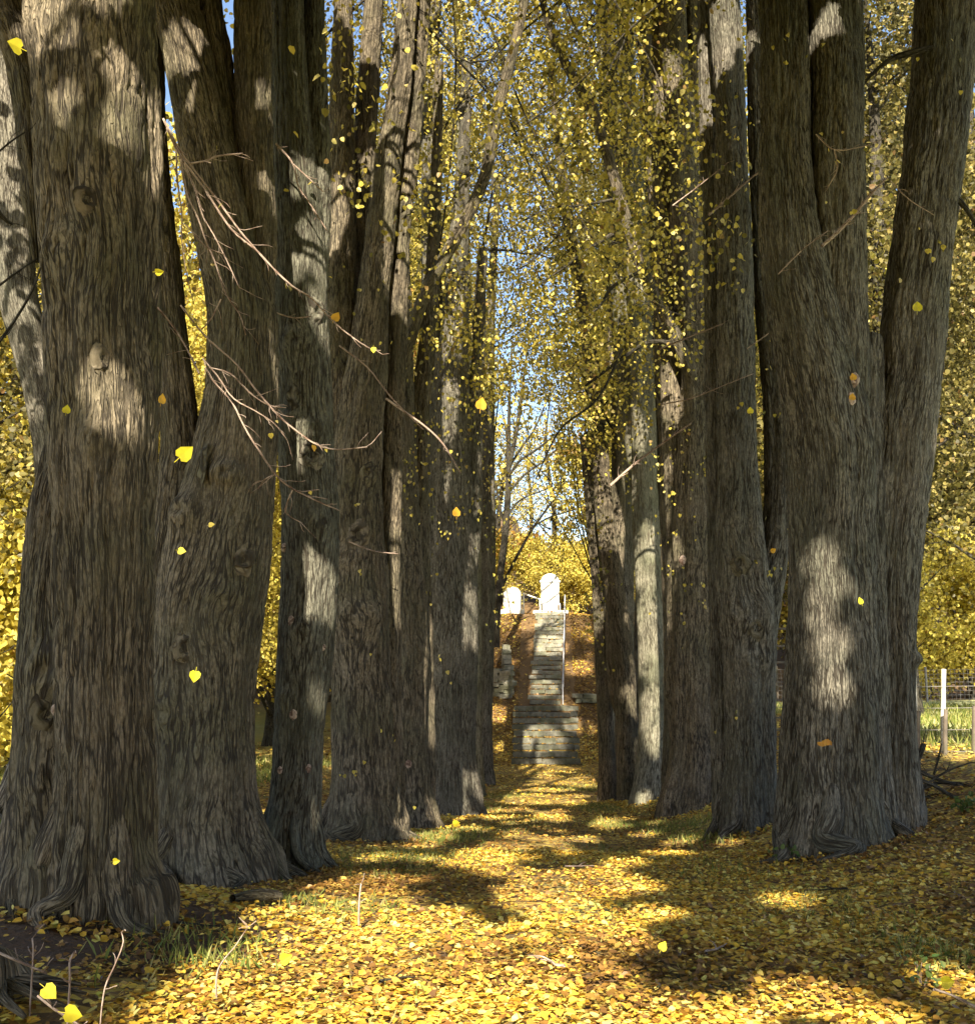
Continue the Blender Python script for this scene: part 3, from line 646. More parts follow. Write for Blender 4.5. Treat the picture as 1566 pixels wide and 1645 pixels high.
# ------------------------------------------------------------------ embankment: stairs, walls, shrine
def stairs():
    s = empty("stone_staircase", (.13, 46.9, -1.42), "lower flight of broad dark mossy stone steps at the end of the path", "stairs")
    def step(parent, cx, y, z, w, dep, rise, mat, split):
        m = MB(); m.box((cx, y+.07+dep/2, z+rise*.25), (w-.06, dep, rise*.62), 0, 0, .02)
        x = cx-w/2; sl_ = []
        while x < cx+w/2-.1:
            L = min(split*(.6+.8*rng.random()), cx+w/2-x); sl_.append((x, L)); x += L+.015
        for x, L in sl_:
            m.box((x+L/2, y+dep/2+(rng.random()-.5)*.09, z+rise*.60+(rng.random()-.5)*.04), (L, dep+.10, rise*.80), (rng.random()-.5)*.05, (rng.random()-.5)*.04, .045)
        m.build("step", mat, parent, False)
    n = 9; rise = (.95+1.42)/n; dep = 4.1/n
    for i in range(n):
        step(s, .13+(rng.random()-.5)*.08, 46.9+dep*i, -1.42+rise*i, 2.75+(rng.random()-.5)*.25, dep, rise, ST_DARK, 1.0)
    s = empty("stone_staircase", (.12, 51.1, .95), "upper flight of narrow weathered stone steps climbing to the white shrine", "stairs")
    n = 21; rise = (5.8-.95)/n; dep = 10.0/n
    for i in range(n):
        t = i/(n-1)
        step(s, .12+.32*t+(rng.random()-.5)*.12, 51.1+dep*i, .95+rise*i, 1.5+(rng.random()-.5)*.3, dep, rise, ST_PALE if i > 3 else ST_DARK, .8)
stairs()
def handrail():
    h = empty("handrail", (.95, 51.3, 1.0), "pale metal handrail along the right side of the upper steps", "handrail")
    m = MB(); a = np.array([.92, 51.1, .95+.95]); b = np.array([1.27, 61.0, 5.8+.95])
    tube(m, [[*(a+(b-a)*t), .035] for t in (0, .33, .66, 1)], res=.03, vres=1, minseg=8); m.build("rail", RAILM, h)
    for k in range(7):
        t = k/6; p = a+(b-a)*t; m = MB(); tube(m, [[p[0], p[1], p[2]-1.05, .026], [p[0], p[1], p[2], .026]], res=.03, vres=1, minseg=8); m.build("post", RAILM, h)
handrail()
def arch_profile(w, h, r_arch, n=14):
    pts = [(-w/2, 0), (w/2, 0)]
    zs = h - r_arch
    for k in range(n+1):
        a = math.pi*k/n; pts.append((w/2*math.cos(a), zs + r_arch*math.sin(a)))
    return pts
def extrude(mb, prof, c, depth):
    n = len(prof); V = [(c[0]+x, c[1]-depth/2, c[2]+z) for x, z in prof] + [(c[0]+x, c[1]+depth/2, c[2]+z) for x, z in prof]
    F_ = [tuple(range(n)), tuple(range(2*n-1, n-1, -1))] + [(i, i+n, (i+1) % n+n, (i+1) % n) for i in range(n)]
    mb.add(np.array(V), F_)
def shrine():
    x, y, z = .47, 62.3, 5.86
    s = empty("wayside_shrine", (x, y, z), "tall white round-topped wayside shrine at the head of the stairs", "shrine")
    m = MB(); m.box((x+.02, y-.35, z-.02), (1.9, 1.8, .16)); m.build("base_slab", WHITE, s, False)
    m = MB(); m.box((x, y, z+.30), (1.12, .95, .48)); m.build("plinth", GREYP, s, False)
    m = MB(); extrude(m, arch_profile(.98, 1.62, .42), (x, y, z+.54), .78); m.build("body", WHITE, s, False)
    m = MB(); m.box((x, y, z+1.72), (1.14, .9, .08)); m.build("cornice", WHITE, s, False)
    m = MB(); extrude(m, arch_profile(.5, .8, .25), (x, y-.395, z+.74), .02); m.build("niche_panel", CREAM, s, False)
    for sx in (-.46, .46):
        m = MB(); tube(m, [[x+sx, y-.62, z+.06, .05], [x+sx, y-.62, z+.34, .06], [x+sx, y-.62, z+.44, .03]], res=.03, minseg=8); m.build("lantern", WOODD, s)
    x = -1.62; z = float(G(x, 62.3)) - .05
    s = empty("stone_monument", (x, 62.3, z), "low cream stone monument with a shallow gabled top, left of the white shrine", "monument")
    m = MB(); m.box((x, 62.3, z+.12), (1.35, .9, .3)); m.build("plinth", CREAM, s, False)
    m = MB(); extrude(m, [(-.5, 0), (.5, 0), (.5, .95), (.3, 1.2), (0, 1.28), (-.3, 1.2), (-.5, .95)], (x, 62.3, z+.27), .5); m.build("slab", CREAM, s, False)
    m = MB(); m.box((x, 62.03, z+.72), (.26, .03, .7)); m.build("cross_panel", GREYP, s, False)
    g = empty("chain_barrier", (-.6, 62.2, 5.9), "slanting pale rail between the cream monument and the white shrine", "railing")
    m = MB(); tube(m, [[-1.05, 62.1, 6.95, .04], [-.5, 62.1, 6.75, .04], [-.05, 62.1, 6.6, .04]], res=.03, minseg=8); m.build("rail", CREAM, g)
    for xx in (-1.0, -.1):
        m = MB(); tube(m, [[xx, 62.1, 5.75, .04], [xx, 62.1, 6.9 if xx < -.5 else 6.6, .04]], res=.03, minseg=8); m.build("post", CREAM, g)
shrine()
def rubble_wall(label, pts, h, th, mat, name="stone_wall"):
    """stones laid one by one along a line"""
    c = pts[0]; root = empty(name, (c[0], c[1], float(G(c[0], c[1]))), label, "wall")
    m = MB()
    for (a, b) in zip(pts[:-1], pts[1:]):
        a = np.array(a, float); b = np.array(b, float); L = np.linalg.norm(b-a); u = (b-a)/L; ang = math.atan2(u[1], u[0])
        rows = int(h/.22)
        for r in range(rows):
            s = -.1*(r % 2)
            while s < L:
                w = .25+.4*rng.random(); p = a+u*(s+w/2)
                m.box((p[0]+(rng.random()-.5)*.05, p[1]+(rng.random()-.5)*.05, float(G(p[0], p[1]))+.08+r*.21), (w-.02, th*(.85+.3*rng.random()), .20), ang, 0, .05)
                s += w
    m.build("stones", mat, root, False)
rubble_wall("pale rubble retaining wall left of the steps, half hidden by the left row", [(-2.35, 52.0), (-1.5, 51.6), (-1.75, 54.5)], 1.5, .4, ST_PALE)
rubble_wall("low dark stone ledge right of the foot of the upper steps", [(1.45, 51.3), (3.2, 51.4)], .5, .5, ST_DARK)

# ------------------------------------------------------------------ pasture fence on the right
def post(root, px, pyt, pyb, d, r, mat, lean=0):
    a = P(px, pyb, d); g = float(G(a[0], d)); t = P(px+lean, pyt, d)
    m = MB(); tube(m, [[a[0], d, g-.2, r], [a[0]*.5+t[0]*.5, d, g*.5+t[2]*.5, r*.98], [t[0], d, t[2], r*.9]], res=.03, vres=.2, rough=.006, seed=int(px) % 17, minseg=10)
    m.build("post", mat, root); return a, t
def fences():
    D = 17.0
    f = empty("post_and_wire_fence", (P(1515, 1230, D)[0], D, .7), "sunlit pasture fence of pale and dark posts beyond the right front tree", "fence")
    post(f, 1516, 1075, 1245, D, .040, WOODP); post(f, 1519, 1140, 1240, D-.2, .034, WOODD)
    post(f, 1472, 1085, 1240, D, .04, WOODP, -3); post(f, 1474, 1142, 1235, D-.2, .034, WOODD, 2)
    post(f, 1566, 1134, 1240, D-.2, .045, WOODD); post(f, 1620, 1085, 1240, D, .04, WOODP); post(f, 1422, 1085, 1240, D, .04, WOODP)
    m = MB()
    for py in (1100, 1135, 1170, 1205):
        a, b, c = P(1150, py, D+.3), P(1470, py+3, D), P(1700, py, D-.3)
        tube(m, [[*a, .004], [*b, .004], [*c, .004]], res=.01, vres=.6, minseg=4)
    m.build("wires", WIREM, f)
    D = 44.0; x0 = 9.0; x1 = 24.0
    f = empty("mesh_fence", (x0, D, 1.1), "grey wire mesh fence along the far edge of the pasture under yellow shrubs", "fence")
    for k in range(9):
        x = x0+(x1-x0)*k/8; g = float(G(x, D)); m = MB(); tube(m, [[x, D, g-.2, .05], [x, D, g+1.35, .05]], res=.05, vres=.5, minseg=8); m.build("post", WIREM if k % 2 else WOODD, f)
    m = MB()
    for x in np.arange(x0, x1, .16):
        g = float(G(x, D)); tube(m, [[x, D, g, .008], [x, D, g+1.2, .008]], res=.02, vres=2, minseg=3, cap=False)
    for h in np.arange(.1, 1.25, .16):
        tube(m, [[x, D, float(G(x, D))+h, .008] for x in np.linspace(x0, x1, 12)], res=.02, vres=2, minseg=3, cap=False)
    m.build("mesh", WIREM, f)
    # hurdle of horizontal bars seen through the gap between the two right trunks
    D = 19.0; a = P(1238, 1200, D); b = P(1282, 1200, D)
    f = empty("rail_hurdle", (a[0], D, float(G(a[0], D))), "dark wooden hurdle of horizontal bars glimpsed in the gap between two right trunks", "gate")
    xa, xb = P(1225, 1100, D)[0], P(1300, 1100, D)[0]
    for k, py in enumerate((1010, 1038, 1064, 1096, 1125, 1153, 1174, 1184)):
        z = P(1255, py, D)[2]; m = MB(); m.box(((xa+xb)/2, D, z), (xb-xa, .03, .035 if k < 6 else .02), 0, (rng.random()-.5)*.02, .004); m.build("bar", WOODD, f, False)
    for x in (xa, xb):
        m = MB(); zt = P(1255, 1000, D)[2]; tube(m, [[x, D+.06, float(G(x, D))-.1, .04], [x, D+.06, zt, .04]], res=.03, vres=.3, minseg=8); m.build("post", WOODD, f)
fences()

# ------------------------------------------------------------------ woodland and shrubs around
WOOD_VAR = {}
def wood_variant(key, h, cr, z0f, n, size, mat, nlimb=14, barkm=None, sub=24):
    """a tree at the origin: trunk mesh, crown mesh"""
    mb = MB(); tips = []
    tube(mb, [[0, 0, -.4, h*.020], [0, 0, .4, h*.016], [rng.normal()*.15, rng.normal()*.15, h*.4, h*.012], [rng.normal()*.3, rng.normal()*.3, h*.75, h*.007], [0, 0, h*.97, .02]], res=.08, vres=.5, rough=.01, flare=.3, seed=int(rng.integers(50)), z0=0, minseg=8)
    for k in range(nlimb):
        t = z0f*.8 + (1-z0f*.8)*(k/nlimb)**.9; a = rng.random()*6.28
        L = cr*(1.05 - .55*t)*(.7+.4*rng.random())
        b = branch_pts((0, 0, h*t*.92), (math.cos(a), math.sin(a), .55), L, .012*h*(1.1-t)*.55, .14, .1, 5); tube(mb, b, res=.05, vres=.5, minseg=5, cap=False)
        for q in range(4):
            dd = np.array([math.cos(a), math.sin(a), .4]) + randdir(1)[0]*.9
            b2 = branch_pts(b[rng.integers(1, 6)][:3], dd/np.linalg.norm(dd), L*.45, .018, .2, .0, 4); tube(mb, b2, res=.05, vres=.5, minseg=3, cap=False); tips += [b2[2, :3], b2[-1, :3]]
    tips = np.array(tips); ex = rng.integers(len(tips), size=len(tips))
    cl = np.vstack([tips, tips[ex] + rng.normal(size=(len(tips), 3))*cr*.16])
    per = n // len(cl); C = np.repeat(cl, per, 0) + rng.normal(size=(len(cl)*per, 3))*np.array([1, 1, .65])*cr*.105
    C = C[C[:, 2] > .15]; m = len(C)
    Vt, L_, S_ = leaf_verts(C, randdir(m) - np.array([0, 0, .5]), randdir(m), size*(.7+.6*rng.random(m)), 'quad' if size > .13 else 'mid')
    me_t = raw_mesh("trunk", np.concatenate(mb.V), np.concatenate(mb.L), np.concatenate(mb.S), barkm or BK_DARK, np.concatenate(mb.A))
    me_c = raw_mesh("crown", Vt, L_, S_, mat, None, False)
    WOOD_VAR[key] = (me_t, me_c)
def plant_tree(key, x, y, label, cat, name, group, rz=0, sc=1.0, dz=0):
    me_t, me_c = WOOD_VAR[key]; z = float(G(x, min(y, 700)))
    o = empty(name, (x, y, z+dz), label, cat, group); o.rotation_euler = (0, 0, rz); o.scale = (sc, sc, sc)
    for nm, me in (("trunk", me_t), ("crown", me_c)):
        c = bpy.data.objects.new(nm, me); col.objects.link(c); c.parent = o
wood_variant('gold', 24, 6.0, .08, 20000, .26, LF_GOLD, 20)
wood_variant('gold2', 20, 5.4, .06, 20000, .24, LF_AVE, 20)
wood_variant('olive', 25, 6.0, .15, 18000, .25, LF_OLIVE, 20)
wood_variant('rust', 18, 5.2, .04, 18000, .22, LF_RUST, 18)
wood_variant('near', 13, 4.2, .1, 26000, .105, LF_GOLD, 18)
wood_variant('nearo', 14, 4.2, .2, 15000, .10, LF_OLIVE, 20)
wood_variant('tall', 22, 4.4, .28, 20000, .12, LF_OLIVE, 24)
wood_variant('shrub', 5.0, 3.2, .02, 14000, .13, LF_GOLD, 16)
wood_variant('bare', 17, 4.5, .25, 3500, .16, LF_AVE, 20)
ordn = ["first", "second", "third", "fourth", "fifth", "sixth", "seventh", "eighth", "ninth", "tenth", "eleventh", "twelfth", "thirteenth", "fourteenth", "fifteenth"]
nm = {'gold': "tall golden-leaved", 'gold2': "bushy yellow", 'olive': "olive-green", 'rust': "rust-brown", 'near': "sunlit golden", 'tall': "tall sparse", 'nearo': "thin olive-leaved", 'shrub': "bright yellow", 'bare': "half-bare"}
left = [('shrub', -11.0, 21.5), ('shrub', -12.8, 27), ('olive', -9.5, 62), ('near', -14.5, 25), ('nearo', -12.2, 21), ('near', -11, 33), ('near', -8.9, 30), ('gold', -17, 35), ('gold2', -12, 43), ('gold2', -9.5, 40), ('gold', -20, 45), ('olive', -14, 52), ('gold', -8, 56), ('gold2', -23, 38), ('rust', -9.3, 50)]
for i, (k, x, y) in enumerate(left):
    plant_tree(k, x, y, "%s growth in the wood left of the avenue, %s nearest of the wood" % (nm[k], ordn[i]), "shrub" if k == 'shrub' else "tree", "autumn_shrub" if k == 'shrub' else "woodland_tree", "trees of the wood left of the avenue", i*1.7, .85+.3*random.random())
mid = [('shrub', -3.2, 69.5), ('shrub', -.2, 72), ('shrub', 1.6, 67.5), ('shrub', -5.4, 69), ('shrub', 3.4, 65.5), ('bare', -2.6, 72), ('bare', .6, 70), ('gold2', -11.5, 67), ('rust', -9, 71), ('gold', 8.2, 69), ('gold2', 8.8, 65), ('olive', -10, 73), ('gold', 9.5, 72), ('gold', -13, 80), ('bare', -1.0, 90), ('bare', -3.6, 84), ('gold2', 10.5, 80), ('olive', 12.5, 83), ('gold', -14, 86), ('rust', 8, 92)]
for i, (k, x, y) in enumerate(mid):
    plant_tree(k, x, y, "%s %s on the slope behind the shrine, %s in depth" % (nm[k], "shrub" if k == 'shrub' else "tree", ordn[i] if i < 15 else "farthest"), "shrub" if k == 'shrub' else "tree", "autumn_shrub" if k == 'shrub' else "woodland_tree", "trees behind the shrine", i*2.3+1, 1.15+.35*random.random() if k not in ("bare", "shrub") else .8)
right = [('tall', 9.4, 30), ('tall', 13.6, 34), ('olive', 13.5, 44), ('olive', 19, 58), ('shrub', 18.5, 50), ('shrub', 22.5, 53), ('shrub', 14.6, 47.5), ('olive', 25, 62), ('olive', 20, 66), ('bare', 29, 64), ('gold2', 15, 62), ('olive', 31, 76), ('olive', 23, 80), ('rust', 36, 70), ('gold2', 17.5, 76)]
for i, (k, x, y) in enumerate(right):
    plant_tree(k, x, y, "%s %s beyond the right-hand pasture, %s from its fence" % (nm[k], "shrub" if k == 'shrub' else "tree", ordn[i] if i < 15 else "farthest"), "shrub" if k == 'shrub' else "tree", "autumn_shrub" if k == 'shrub' else "woodland_tree", "shrubs along the pasture fence" if k == 'shrub' else "trees beyond the pasture", i*1.3, (1.0 if k in ('shrub', 'tall') else 1.1)+.3*random.random())
plant_tree('nearo', 12.2, 27, "thin olive-leaved tree standing in the pasture edge right of the avenue", "tree", "woodland_tree", None, 2.0, 1.0)
plant_tree('bare', 11.5, 40, "half-bare tree at the right end of the pasture behind the right row", "tree", "woodland_tree", None, 1.0, .8)

# dark many-branched tree left of the upper steps
def stair_tree():
    D = 53.0; root = empty("woodland_tree", (*P(797, 1040, D)[:2], float(G(-2.1, D))), "dark leafless tree with fanned branches left of the upper steps", "tree")
    m = MB(); pt = lambda L: [[*P(a, b, D+(c[1] if len(c) > 1 else 0)), c[0]/F*D] for a, b, *c in L]
    for L in ([(797, 1040, 6), (798, 990, 6), (803, 930, 6), (811, 860, 5.5), (816, 790, 5), (817, 720, 3.5), (818, 650, 2.5), (822, 560, 1.5)],
              [(816, 760, 3.5, -.3), (828, 700, 3.5, -.3), (836, 650, 3, -.5), (842, 600, 2, -.5), (850, 540, 1, -.5)],
              [(818, 750, 2, .3), (840, 715, 2, .3), (858, 690, 1.6, .3), (880, 640, 1, .3)],
              [(817, 765, 2.4, -.5), (835, 740, 2, -.8), (862, 722, 2, -1), (885, 704, 1.4, -1)],
              [(818, 790, 2.2, .5), (845, 760, 2, .7), (872, 742, 1.8, .9), (890, 725, 1.6, 1), (920, 700, 1, 1)],
              [(800, 960, 3, -.4), (812, 930, 2.6, -.6), (835, 885, 2.4, -1), (855, 850, 2, -1), (880, 815, 1.7, -1), (898, 790, 1.2, -1), (903, 755, .9, -1)],
              [(815, 830, 2, 0), (830, 808, 1.6, 0), (850, 796, 1.2, 0), (880, 785, .8, 0)],
              [(812, 850, 2, .4), (800, 800, 1.7, .6), (790, 740, 1.4, .6), (792, 690, 1, .6)],
              [(857, 845, 1.6, -1), (885, 830, 1.3, -1), (925, 818, 1, -1)]):
        tube(m, pt(L), res=.06, vres=.25, minseg=5)
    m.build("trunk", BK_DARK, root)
stair_tree()
#END_WOOD

# ------------------------------------------------------------------ traced twigs with reddish bark lightened to look sunlit
LEAFY = []
def twigs(parent, lines, d, mat=BK_TWIG, name="branch", side=1.0, tips=.0):
    ends = []
    for L in lines:
        m = MB()
        dd = d + (rng.random()-.5)*.25
        pts = [[*P(q[0], q[1], dd + .05*i), (q[2] if len(q) > 2 else 1.4)/F*dd] for i, q in enumerate(L)]
        tube(m, pts, res=.008, vres=.05, minseg=6)
        C = np.array(pts)
        for i in range(1, len(C)):       # side shoots
            for q in range(int(2*side + rng.random())):
                t = rng.random(); p = C[i-1]*(1-t) + C[i]*t; v = C[i, :3]-C[i-1, :3]; v = v/np.linalg.norm(v) + randdir(1)[0]*.75
                v /= np.linalg.norm(v); LL = .04+.16*rng.random()
                b = branch_pts(p[:3], v, LL, max(.0012, p[3]*.45), .25, -.1, 3); tube(m, b, res=.006, vres=.05, minseg=4); ends.append(b[-1, :3])
        o = m.build(name, mat, parent)
    return o, ends
L1 = [[(262, 190, 2.2), (285, 235, 2.2), (310, 270, 2), (345, 315, 2), (385, 370, 1.8), (415, 405, 1.6)],
      [(268, 205, 2.2), (290, 250, 2.2), (330, 305, 2), (355, 345, 2), (378, 375, 1.8), (412, 402, 1.8), (440, 432, 1.8), (470, 460, 1.8), (500, 478, 1.6), (520, 500, 1.5), (545, 525, 1.3), (575, 548, 1.2), (598, 562, 1)],
      [(283, 240, 1.8), (285, 290, 1.6), (292, 340, 1.4), (292, 385, 1), (300, 440, .9), (312, 490, .8)],
      [(290, 255, 1.8), (300, 310, 1.8), (318, 350, 1.6), (330, 385, 1.6), (345, 420, 1.5), (362, 470, 1.5), (385, 505, 1.2), (395, 538, 1)],
      [(296, 262, 1.6), (312, 300, 1.6), (325, 345, 1.5), (345, 380, 1.4), (365, 420, 1.2), (385, 463, 1)],
      [(305, 262, 1.8), (330, 258, 1.6), (350, 250, 1.6), (390, 246, 1.2)],
      [(355, 480, 1.2), (340, 510, 1.2), (325, 528, 1)], [(298, 360, 1.2), (330, 395, 1.1), (360, 408, .9)]]
o, ends1 = twigs(T1, L1, d1-.4, side=.9)
L2 = [[(290, 490, 1.6), (330, 540, 1.6), (380, 585, 1.8), (410, 625, 1.8), (450, 670, 1.8), (480, 695, 1.7), (510, 715, 1.5), (540, 722, 1.3), (590, 718, 1)],
      [(330, 590, 1.6), (345, 615, 1.6), (372, 645, 1.6), (395, 690, 1.8), (420, 730, 1.8), (445, 765, 1.8), (470, 785, 1.6), (510, 805, 1.4), (545, 820, 1.1)],
      [(325, 575, 1.3), (350, 605, 1.3), (375, 640, 1.3), (410, 660, 1.2), (440, 680, 1.1), (460, 705, .9)],
      [(335, 590, 1.3), (370, 600, 1.3), (400, 630, 1.2), (430, 650, 1), (460, 655, .8)],
      [(470, 787, 1.2), (462, 805, 1.1), (460, 825, 1), (485, 840, .8)], [(440, 763, 1.1), (425, 770, 1), (415, 785, .8)],
      [(320, 600, 1.6), (300, 560, 1.6), (275, 520, 1.8), (240, 480, 2)]]
o, ends2 = twigs(T1, L2, d1-.1, side=.9)
L3 = [[(443, 230, 1.8), (470, 262, 1.6), (480, 300, 1.4), (500, 330, 1.2), (525, 370, 1)], [(470, 262, 1.2), (500, 290, 1.1), (520, 308, .9)],
      [(437, 500, 1.4), (470, 510, 1.2), (500, 508, 1)], [(545, 555, 1.4), (590, 590, 1.4), (630, 640, 1.3), (680, 690, 1)]]
twigs(T3, L3, d3-.7, side=.8)
o, endsr = twigs(R1, [[(1320, 395, 3), (1350, 368, 3), (1380, 335, 2.6), (1400, 310, 2.2), (1425, 285, 1.5)], [(1310, 215, 1.2), (1340, 240, 1.2), (1385, 235, 1), (1420, 222, .9)],
       [(1340, 240, 1.2), (1345, 270, 1.1), (1330, 300, .9)], [(1430, 290, 1.2), (1460, 320, 1), (1500, 345, .8)], [(1250, 440, 1), (1290, 400, .9), (1330, 370, .8)]], e1-.8, side=2.2)
twigs(R1, [[(1500, 305, 4), (1530, 314, 6), (1552, 335, 4), (1575, 375, 3)], [(1500, 75, 4), (1465, 84, 6), (1430, 95, 4.5), (1395, 125, 2.5), (1380, 150, 1.2)]], e1+.1, BK_DARK, side=1)
o, endsr2 = twigs(R3, [[(1138, 345, 2), (1165, 322, 2), (1195, 295, 1.6), (1225, 270, 1.2)], [(1060, 560, 1.5), (1110, 540, 1.3), (1160, 520, 1)], [(980, 780, 2.2), (1020, 745, 2), (1060, 715, 1.6), (1110, 680, 1.3)],
       [(1060, 650, 1.2), (1110, 640, 1.1), (1160, 620, .9), (1210, 600, .8)], [(1080, 330, 1.2), (1120, 300, 1), (1170, 260, .9)], [(1200, 560, 1), (1240, 530, .9), (1260, 500, .8)]], e3-1.5, side=2.0)
twigs(T2, [[(-10, 560, 3), (20, 520, 2.6), (50, 470, 2.2), (65, 430, 1.8)], [(-10, 465, 2.2), (30, 435, 2), (60, 415, 1.6)], [(-10, 330, 5), (5, 350, 4), (20, 360, 2)], [(-10, 250, 2), (20, 225, 1.6), (40, 212, 1.2)]], d1-.6, BK_DARK, side=.8)
twigs(T6, [[(560, 870, 1.2), (600, 885, 1), (640, 890, .8)], [(520, 940, 1), (560, 935, .9), (590, 942, .7)], [(620, 640, 2), (700, 700, 1.6), (740, 760, 1.2)]], d4-.5, side=.8)
twigs(R6, [[(1000, 560, 2.5), (960, 640, 2), (900, 690, 1.6), (860, 770, 1)], [(985, 320, 2.4), (930, 330, 2), (880, 335, 1.5), (820, 365, 1)], [(985, 375, 4), (945, 400, 3), (905, 430, 2), (870, 455, 1.2)], [(1080, 550, 4), (1040, 550, 3.4), (1000, 575, 3), (940, 620, 2)], [(1040, 430, 3.5), (985, 460, 3), (960, 495, 2), (920, 520, 1.4)]], e4-1, BK_DARK, side=1.5)

# leaves still hanging on those twigs and in front of the trunks
def hanging(parent, pts, n, spread, size, mat):
    if len(pts) == 0: return
    pts = np.asarray(pts); i = rng.integers(len(pts), size=n)
    C = pts[i] + rng.normal(size=(n, 3))*spread
    leaf_obj("foliage", [(C, randdir(n)*.5 - np.array([0, 0, 1.0]), randdir(n), size*.8*(.6+.7*rng.random(n)), 'heart')], mat, parent)
def spots(L, d, s):
    out = []
    for px, py, rx, ry, n in L:
        for k in range(n): out.append(P(px+rng.normal()*rx, py+rng.normal()*ry, d+rng.normal()*s))
    return out
hanging(T1, ends1[::4] + ends2[::5], 16, .03, .04, LF_AVE)
hanging(R1, spots([(1390, 245, 14, 12, 6), (1480, 400, 30, 25, 9), (1480, 160, 40, 40, 8), (1330, 250, 30, 60, 9), (1300, 90, 50, 40, 8), (1500, 90, 30, 40, 4)], e1-.9, .15), 44, .01, .052, LF_AVE)
hanging(R3, spots([(1180, 150, 30, 60, 10), (1190, 240, 28, 30, 12), (1120, 330, 12, 20, 6), (1165, 440, 20, 90, 16), (1230, 620, 25, 90, 10), (1210, 830, 35, 80, 16), (1190, 1170, 30, 20, 4)], e3-1.6, .2), 90, .03, .055, LF_AVE)
hanging(R4, spots([(1065, 465, 12, 22, 12), (1080, 750, 25, 35, 60), (1090, 850, 35, 70, 40), (1150, 700, 40, 100, 26), (1050, 600, 30, 100, 50), (1090, 950, 40, 60, 20)], e4-1.5, .3), 210, .04, .06, LF_AVE)
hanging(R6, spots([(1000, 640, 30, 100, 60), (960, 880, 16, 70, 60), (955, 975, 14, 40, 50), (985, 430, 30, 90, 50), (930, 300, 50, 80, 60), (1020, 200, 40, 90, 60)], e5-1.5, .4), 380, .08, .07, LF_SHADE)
hanging(T5, spots([(640, 760, 35, 40, 70), (690, 850, 45, 70, 46), (700, 650, 50, 60, 60), (640, 560, 40, 80, 60), (680, 430, 60, 70, 120), (620, 200, 60, 90, 80), (700, 300, 50, 100, 140), (600, 470, 40, 60, 80), (730, 120, 60, 80, 120), (530, 130, 25, 100, 70), (600, 120, 50, 90, 120), (545, 330, 25, 90, 60)], d5-1.2, .4), 1100, .08, .062, LF_AVE)
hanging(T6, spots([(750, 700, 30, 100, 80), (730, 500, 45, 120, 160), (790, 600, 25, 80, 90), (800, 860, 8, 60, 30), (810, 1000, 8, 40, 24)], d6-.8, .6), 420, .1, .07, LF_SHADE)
hanging(T4, spots([(560, 900, 50, 120, 14), (600, 1150, 60, 80, 12), (540, 300, 20, 120, 20), (590, 480, 40, 60, 20)], d4-1.0, .2), 66, .02, .05, LF_AVE)

# ------------------------------------------------------------------ falling leaves
def falling(px, py, d, size_px, ang, mat, label, tilt=.5):
    c = P(px, py, d); s = size_px*.8/F*d
    toc = (np.array([0, 0, EYE]) - c); toc /= np.linalg.norm(toc)
    a = math.radians(ang); U = np.array([math.sin(a), 0, math.cos(a)])
    Nn = toc + tilt*randdir(1)[0]
    mb = MB()
    V, L, S = leaf_verts(np.zeros((1, 3)), U[None], Nn[None], np.array([s]), 'heart')
    # stalk
    k = len(V); base = V[0]; q = U/np.linalg.norm(U); side = np.cross(q, toc)*.012*s*2
    st = np.array([base - side, base + side, base - q*s*.45 + side*2, base - q*s*.45 + side*.5])
    V = np.vstack([V, st]); L = np.concatenate([L, np.array([0, 1, 2, 3])+k]); S = np.concatenate([S, [4]])
    me = raw_mesh("falling_leaf", V, L, S, mat, None, False)
    o = bpy.data.objects.new("falling_leaf", me); col.objects.link(o); o.location = tuple(c)
    tag(o, label, "leaf", "leaves drifting down in the air")
